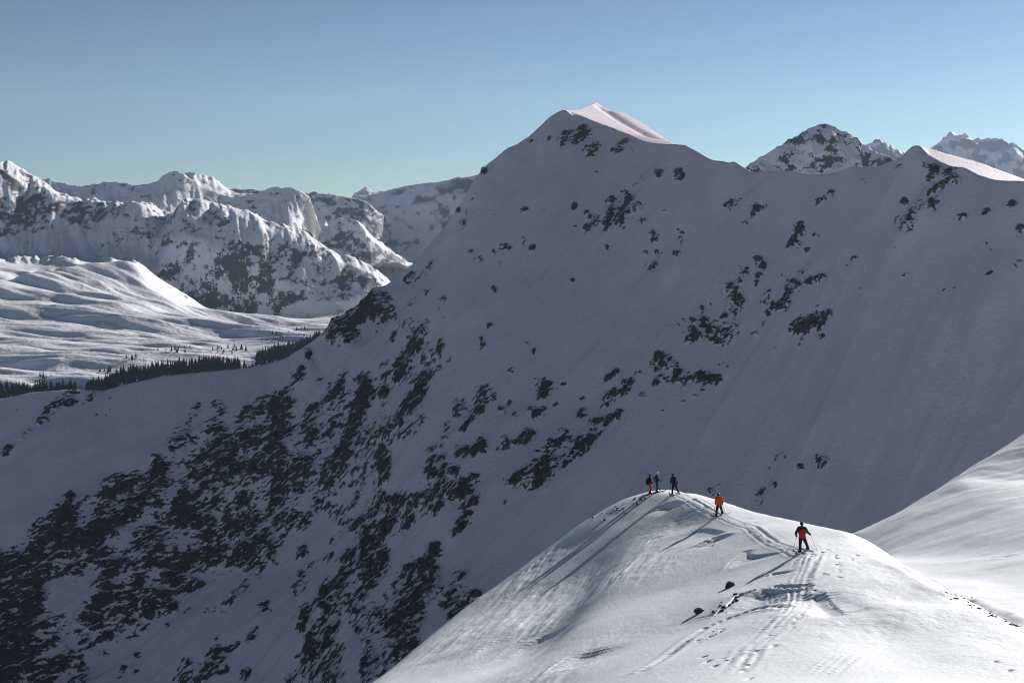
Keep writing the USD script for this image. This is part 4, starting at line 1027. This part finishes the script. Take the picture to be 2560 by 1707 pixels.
# nearest skier, seen from behind
R5 = ground(2000, 1382)
aL, aR = gnd(R5, 0, 0), gnd(R5, .52, .35)
J5 = dict(head=(.09, .08, 1.64), neck=(.10, .06, 1.49), sL=(-.08, .05, 1.42), sR=(.29, .06, 1.39), eL=(-.22, .10, 1.15), hL=(-.17, .25, .90), eR=(.45, .12, 1.16), hR=(.64, .26, 1.00), pL=(.03, .03, .88), pR=(.21, .03, .88),
          kL=(.02, .10, .47), kR=(.40, .25, .50), aL=(0, 0, .09 + aL), aR=(.52, .35, .09 + aR), ski=(-.25, .97, 0))
J5, f5, r5 = person(R5, 'skier in dark olive clothes with a red backpack seen from behind', J5, (.1, 1), 'olive_cloth', 'black_cloth', 'helmet')
backpack(R5, 'red backpack on the nearest skier', J5, f5, r5, 'red_cloth')
for k_, lab in (('aL', 'dark ski under the left foot of the skier with the red backpack'), ('aR', 'dark ski under the right foot of the skier with the red backpack')):
    c = J5[k_]
    ski(R5 + np.array([c[0], c[1], gnd(R5, c[0], c[1]) + .01]), J5['ski'], lab, slope_n(R5, c[0], c[1]))
pole(J5['hL'], (-.42, .15, gnd(R5, -.42, .15)), 'thin ski pole in the lowered left hand of the skier with the red backpack', R5)
pole(J5['hR'], (.98, .10, gnd(R5, .98, .10)), 'thin ski pole in the outstretched right hand of the skier with the red backpack', R5)

# skier in the orange jacket
R4 = ground(1790.5, 1291.8)
aR = gnd(R4, .50, .25)
J4 = dict(head=(.15, .06, 1.60), neck=(.17, .03, 1.45), sL=(.02, .02, 1.39), sR=(.38, .02, 1.39), eL=(-.06, .06, 1.10), hL=(-.02, .22, .88), eR=(.48, .06, 1.10), hR=(.46, .24, .88), pL=(.11, .0, .84), pR=(.29, .0, .84),
          kL=(.05, .10, .45), kR=(.42, .16, .48), aL=(0, 0, .09), aR=(.50, .25, .09 + aR), ski=(-.35, .93, 0))
J4, f4, r4 = person(R4, 'skier in an orange jacket and black trousers halfway along the crest', J4, (.05, 1), 'orange_cloth', 'black_cloth', 'helmet')
for k_, lab in (('aL', 'dark ski under the left foot of the skier in the orange jacket'), ('aR', 'dark ski under the right foot of the skier in the orange jacket')):
    c = J4[k_]
    ski(R4 + np.array([c[0], c[1], gnd(R4, c[0], c[1]) + .01]), J4['ski'] if k_ == 'aL' else (-.62, .78, 0), lab, slope_n(R4, c[0], c[1]))
pole(J4['hR'], (.72, .1, gnd(R4, .72, .1)), 'ski pole in the right hand of the skier in the orange jacket', R4)
pole(J4['hL'], (-.2, .25, gnd(R4, -.2, .25)), 'ski pole in the left hand of the skier in the orange jacket', R4)

# skier in dark green on the knoll
R3 = ground(1680.7, 1237)
aR = gnd(R3, .54, .3)
J3 = dict(head=(.03, .02, 1.66), neck=(.06, .0, 1.51), sL=(-.06, .03, 1.42), sR=(.27, -.02, 1.42), eL=(-.12, .10, 1.12), hL=(-.10, .26, .86), eR=(.40, .02, 1.12), hR=(.46, .18, .90), pL=(.08, 0, .86), pR=(.26, 0, .86),
          kL=(.03, .1, .46), kR=(.42, .2, .48), aL=(0, 0, .09), aR=(.54, .3, .09 + aR), ski=(-.2, .98, 0))
J3, f3, r3 = person(R3, 'skier in dark green standing legs apart on top of the knoll', J3, (-.55, .8), 'green_cloth', 'black_cloth', 'helmet')
backpack(R3, 'navy backpack on the skier in dark green', J3, f3, r3, 'navy_cloth')
for k_, lab in (('aL', 'dark ski under the left foot of the skier in dark green'), ('aR', 'dark ski under the right foot of the skier in dark green')):
    c = J3[k_]
    ski(R3 + np.array([c[0], c[1], gnd(R3, c[0], c[1]) + .01]), J3['ski'], lab, slope_n(R3, c[0], c[1]))
pole(J3['hR'], (.66, .1, gnd(R3, .66, .1)), 'ski pole in the right hand of the skier in dark green', R3)
pole(J3['hL'], (-.22, .2, gnd(R3, -.22, .2)), 'ski pole in the left hand of the skier in dark green', R3)

# the pair at the far end of the knoll, both turned to the right
R1 = ground(1625, 1234)
J1 = dict(head=(.0, 0, 1.58), neck=(-.02, 0, 1.44), sL=(-.02, .17, 1.37), sR=(-.02, -.17, 1.37), eL=(.02, .24, 1.08), hL=(.20, .20, .98), eR=(.03, -.24, 1.08), hR=(.20, -.18, .98), pL=(0, .09, .84), pR=(0, -.09, .84),
          kL=(.06, .1, .45), kR=(.05, -.1, .45), aL=(0, .1, .09), aR=(0, -.1, .09), ski=(1, .1, 0))
J1, f1, r1_ = person(R1, 'skier with vermilion trousers and a black backpack facing right', J1, (1, .1), 'black_cloth', 'vermilion_cloth', 'helmet', panel='vermilion_cloth')
backpack(R1, 'bulky black backpack on the skier with vermilion trousers', J1, f1, r1_, 'black_cloth', scale=1.15)
R2 = ground(1642, 1231)
J2 = dict(head=(.04, 0, 1.63), neck=(.0, 0, 1.48), sL=(-.01, .17, 1.40), sR=(-.01, -.17, 1.40), eL=(.08, .24, 1.12), hL=(.28, .18, 1.02), eR=(.12, -.22, 1.12), hR=(.38, -.14, 1.04), pL=(0, .09, .86), pR=(0, -.09, .86),
          kL=(.05, .1, .46), kR=(.04, -.1, .46), aL=(0, .1, .09), aR=(0, -.1, .09), ski=(1, .1, 0))
J2, f2, r2_ = person(R2, 'skier in a navy jacket and blue trousers holding a pole out to the right', J2, (1, .05), 'navy_cloth', 'blue_cloth', 'helmet', 'white_shell')
pole(J2['hR'], (.46, -.2, gnd(R2, .46, -.2)), 'ski pole in the hand of the skier in blue trousers', R2)
backpack(R2, 'small teal backpack between the two skiers at the far end', J2, f2, r2_, 'teal_cloth', scale=.8)
for R_, J_, who in ((R1, J1, 'vermilion'), (R2, J2, 'blue')):
    for k_, sd_ in (('aL', 'far'), ('aR', 'near')):
        c = J_[k_]
        ski(R_ + np.array([c[0], c[1], gnd(R_, c[0], c[1]) + .01]), J_['ski'], f'ski under the {sd_} foot of the skier in {who} trousers', slope_n(R_, c[0], c[1]))


# ------------------------------------------------------------------ loose rocks on the ridge
def stone(size, seed, sub_=2, flat=.7):
    m = trimesh.creation.icosphere(sub_)
    v = np.array(m.vertices)
    k_ = .45 + 1.1 * meshkit.fbm(v * 1.7 + seed % 97, 3, seed)
    v = v * k_[:, None] * np.array(size)
    return trimesh.Trimesh(v, m.faces)


for (px_, py_), sz, lab, sd_ in (((720, 822), (.24, .2, .20), 'low dark rock sticking out of the snow left of the ski tracks', 3), ((545, 968), (.22, .2, .19), 'dark rock at the lower end of the snow lip on the left flank', 8)):
    c = on_ridge(zA([px_, py_]))[0]
    c[2] = ridge(c[:1], c[1:2])[0]
    t = thing('rock', lab, 'rock', c + np.array([0, 0, .1]), kind=None)
    obj('stone', stone(sz, sd_, 2), 'bare_rock', t, False)
    obj('stone', stone(np.array(sz) * .5, sd_ + 1).apply_translation([.22, .16, -.03]), 'bare_rock', t, 40)
rg = np.random.default_rng(11)
n_st = 0


def strew(line, n, spread, size, label, group):
    q = zA(line)
    seg = np.linalg.norm(np.diff(q, axis=0), axis=1)
    cum = np.concatenate([[0], np.cumsum(seg)])
    for k_ in range(n):
        u_ = rg.random() * cum[-1]
        c = np.array([np.interp(u_, cum, q[:, 0]), np.interp(u_, cum, q[:, 1])]) + rg.normal(0, spread, 2)
        h_ = hit(ridge_tin, c[0], c[1])
        if h_[1] > 128:
            continue
        s_ = size * (.5 + rg.random() ** 2 * 1.3)
        h_[2] = ridge(h_[:1], h_[1:2])[0] + .1 * s_
        o_ = stone((s_, s_ * (.7 + .6 * rg.random()), s_ * .6), int(rg.integers(1e5)), 1)
        o_.apply_translation(h_)
        tag(obj('small_rock', o_, 'bare_rock'), label, 'rock', group)


strew([770, 872, 740, 885, 700, 920, 650, 950, 605, 975], 26, 4, .075, 'small dark stone in the chain along the snow lip on the left flank', 'stones along the snow lip')
strew([-40, 420, 60, 400, 130, 385, 200, 345, 280, 330], 40, 9, .09, 'small dark stone poking out of the windswept left shoulder of the knoll', 'stones on the left shoulder of the knoll')
strew([1900, 830, 2000, 880, 2080, 915, 2200, 975, 2340, 1040], 90, 5, .055, 'small brown stone strewn along the right hand edge of the ridge', 'stones along the right edge')
strew([540, 1108, 620, 1080, 690, 1050], 9, 5, .05, 'small stone beside the curved old track on the left flank', 'stones beside the curved track')


# ------------------------------------------------------------------ conifers in the valley
def conifer(seed, h):
    r_ = np.random.default_rng(seed)
    tr_ = trimesh.creation.cone(radius=h * .016, height=h * .96, sections=6)
    V_, F_ = [], []
    n_t = 11
    for i in range(n_t):
        t_ = i / n_t
        z0 = h * (.08 + .86 * t_)
        rad = h * .21 * (1 - t_) ** .85 * (.8 + .4 * r_.random())
        dz = h * .13 * (1 - .4 * t_)
        k_ = 9
        a0 = r_.random() * 6
        base = len(V_)
        V_.append((0, 0, z0 + dz))
        for j in range(2 * k_):
            a = a0 + j * math.pi / k_
            rr = rad * ((.75 + .5 * r_.random()) if j % 2 == 0 else .42)
            V_.append((rr * math.cos(a), rr * math.sin(a), z0 - (.05 * h * rr / (h * .17) if j % 2 == 0 else 0)))
        for j in range(2 * k_):
            F_.append((base, base + 1 + j, base + 1 + (j + 1) % (2 * k_)))
    return tr_, (np.array(V_, float), np.array(F_))


UsdGeom.Scope.Define(stage, '/World/Looks')
protos = []
for k_ in range(4):
    cp = stage.CreateClassPrim(f'/conifer_kind_{k_}')
    tr_, cr_ = conifer(31 + k_, 1.0)
    usdkit.mesh(stage, f'/conifer_kind_{k_}/trunk', tr_, '/World/Looks/bark', 30)
    usdkit.mesh(stage, f'/conifer_kind_{k_}/crown', cr_, '/World/Looks/needles', False)
    protos.append(f'/conifer_kind_{k_}')


def mid_z(x, y):
    z = mid_tin(x, y)
    return z + mid_detail(x, y, z)


def mid_hit(px, py):
    d = np.arange(1800, 3700, 6.0)
    q = P(np.full_like(d, px), np.full_like(d, py), d)
    i = np.nonzero(q[:, 2] < mid_z(q[:, 0], q[:, 1]))[0]
    return q[i[0]] if len(i) else None


rg = np.random.default_rng(77)
top = [(-60, 960), (0, 955), (60, 962), (110, 958), (180, 968), (200, 985), (230, 955), (262, 948), (300, 920), (345, 912), (400, 905), (470, 895), (530, 890), (590, 893), (612, 905), (628, 900), (640, 872), (680, 862), (720, 850), (770, 838), (800, 828)]
tx, ty = np.array(top, float).T
rx, ry = RIDGE[:, 0], RIDGE[:, 1]
spots = []
for x0, x1, n in ((-60, 190, 60), (215, 600, 140), (600, 640, 6), (635, 800, 66)):
    for k_ in range(n):
        px_ = x0 + (x1 - x0) * rg.random()
        lo_, hi_ = np.interp(px_, rx, ry) + 6, np.interp(px_, tx, ty) + 24
        spots.append((px_, hi_ + (lo_ - hi_) * rg.random() if lo_ > hi_ else lo_, 6 + 14 * rg.random() ** 1.6))
for c in ((560, 880), (545, 884), (532, 876), (590, 872), (604, 866), (655, 850), (700, 842), (735, 826), (760, 842), (480, 815), (468, 822), (395, 878), (415, 880), (430, 876), (446, 874), (462, 872), (475, 870), (700, 838), (722, 832), (580, 885)):
    spots.append((c[0], c[1], 5 + 4 * rg.random()))
for k_ in range(48):                                                # clumps that climb out of the strip
    c0 = [(270, 930), (330, 900), (440, 880), (560, 872), (600, 872), (690, 845), (745, 828), (120, 945)][k_ % 8]
    spots.append((c0[0] + rg.normal(0, 13), c0[1] + rg.normal(0, 5), 5 + 7 * rg.random()))
spots = [(a, b, c, mid_hit(a, b)) for a, b, c in spots]
for a, b, h_, q in spots:
    if q is None:
        continue
    x = UsdGeom.Xform.Define(stage, numbered('/World', 'conifer'))
    q[2] = mid_z(q[:1], q[1:2])[0] - .3
    x.AddTranslateOp().Set(Gf.Vec3d(*map(float, q)))
    x.AddRotateZOp().Set(float(rg.random() * 360))
    x.AddScaleOp().Set(Gf.Vec3f(float(h_ * (.9 + .3 * rg.random())), float(h_ * (.9 + .3 * rg.random())), float(h_)))
    x.GetPrim().GetReferences().AddInternalReference(protos[int(rg.integers(4))])
    x.GetPrim().SetInstanceable(True)
    lonely = b < np.interp(a, tx, ty) + 20 and a > 380
    tag(x, 'dark conifer standing alone or in a small clump on the sunlit valley snow' if lonely else 'dark conifer in the forest strip behind the low left ridge', 'tree', 'scattered valley trees' if lonely else 'trees of the forest strip')

fv, ff_, nv_ = [], [], 0                                            # the rest of the forest strip, too many to tell apart
kinds = [conifer(31 + k_, 1.0)[1] for k_ in range(4)]
for x0, x1, n in ((-60, 190, 260), (215, 600, 700), (640, 800, 340)):
    for k_ in range(n):
        px_ = x0 + (x1 - x0) * rg.random()
        lo_, hi_ = np.interp(px_, rx, ry) + 8, np.interp(px_, tx, ty) + 15
        q = mid_hit(px_, hi_ + (lo_ - hi_) * rg.random() if lo_ > hi_ else lo_)
        if q is None:
            continue
        q[2] = mid_z(q[:1], q[1:2])[0] - .3
        cv, cf = kinds[k_ % 4]
        h_ = 7 + 9 * rg.random()
        a = rg.random() * 6
        fv.append(np.stack([cv[:, 0] * math.cos(a) - cv[:, 1] * math.sin(a), cv[:, 0] * math.sin(a) + cv[:, 1] * math.cos(a), cv[:, 2]], 1) * h_ + q)
        ff_.append(cf + nv_)
        nv_ += len(cv)
tag(obj('forest', (np.vstack(fv), np.vstack(ff_)), 'needles'), 'dense dark conifer forest filling the strip behind the low left ridge', 'forest', kind='stuff')

# ------------------------------------------------------------------ haze
mat = usdkit.material(stage, '/World/Looks/haze_look', {'v': ('principled_volume', {'color': (0.62, 0.76, 1.0), 'density': HAZE, 'anisotropy': 0.2})}, [], volume='v.volume')
hz = trimesh.creation.box(bounds=[(-20000, -20000, -900), (20000, 20000, 1900)])
tag(obj('haze', hz, 'haze_look'), 'thin blue haze filling the air between the mountains', 'haze', kind='stuff')
#@@NEXT
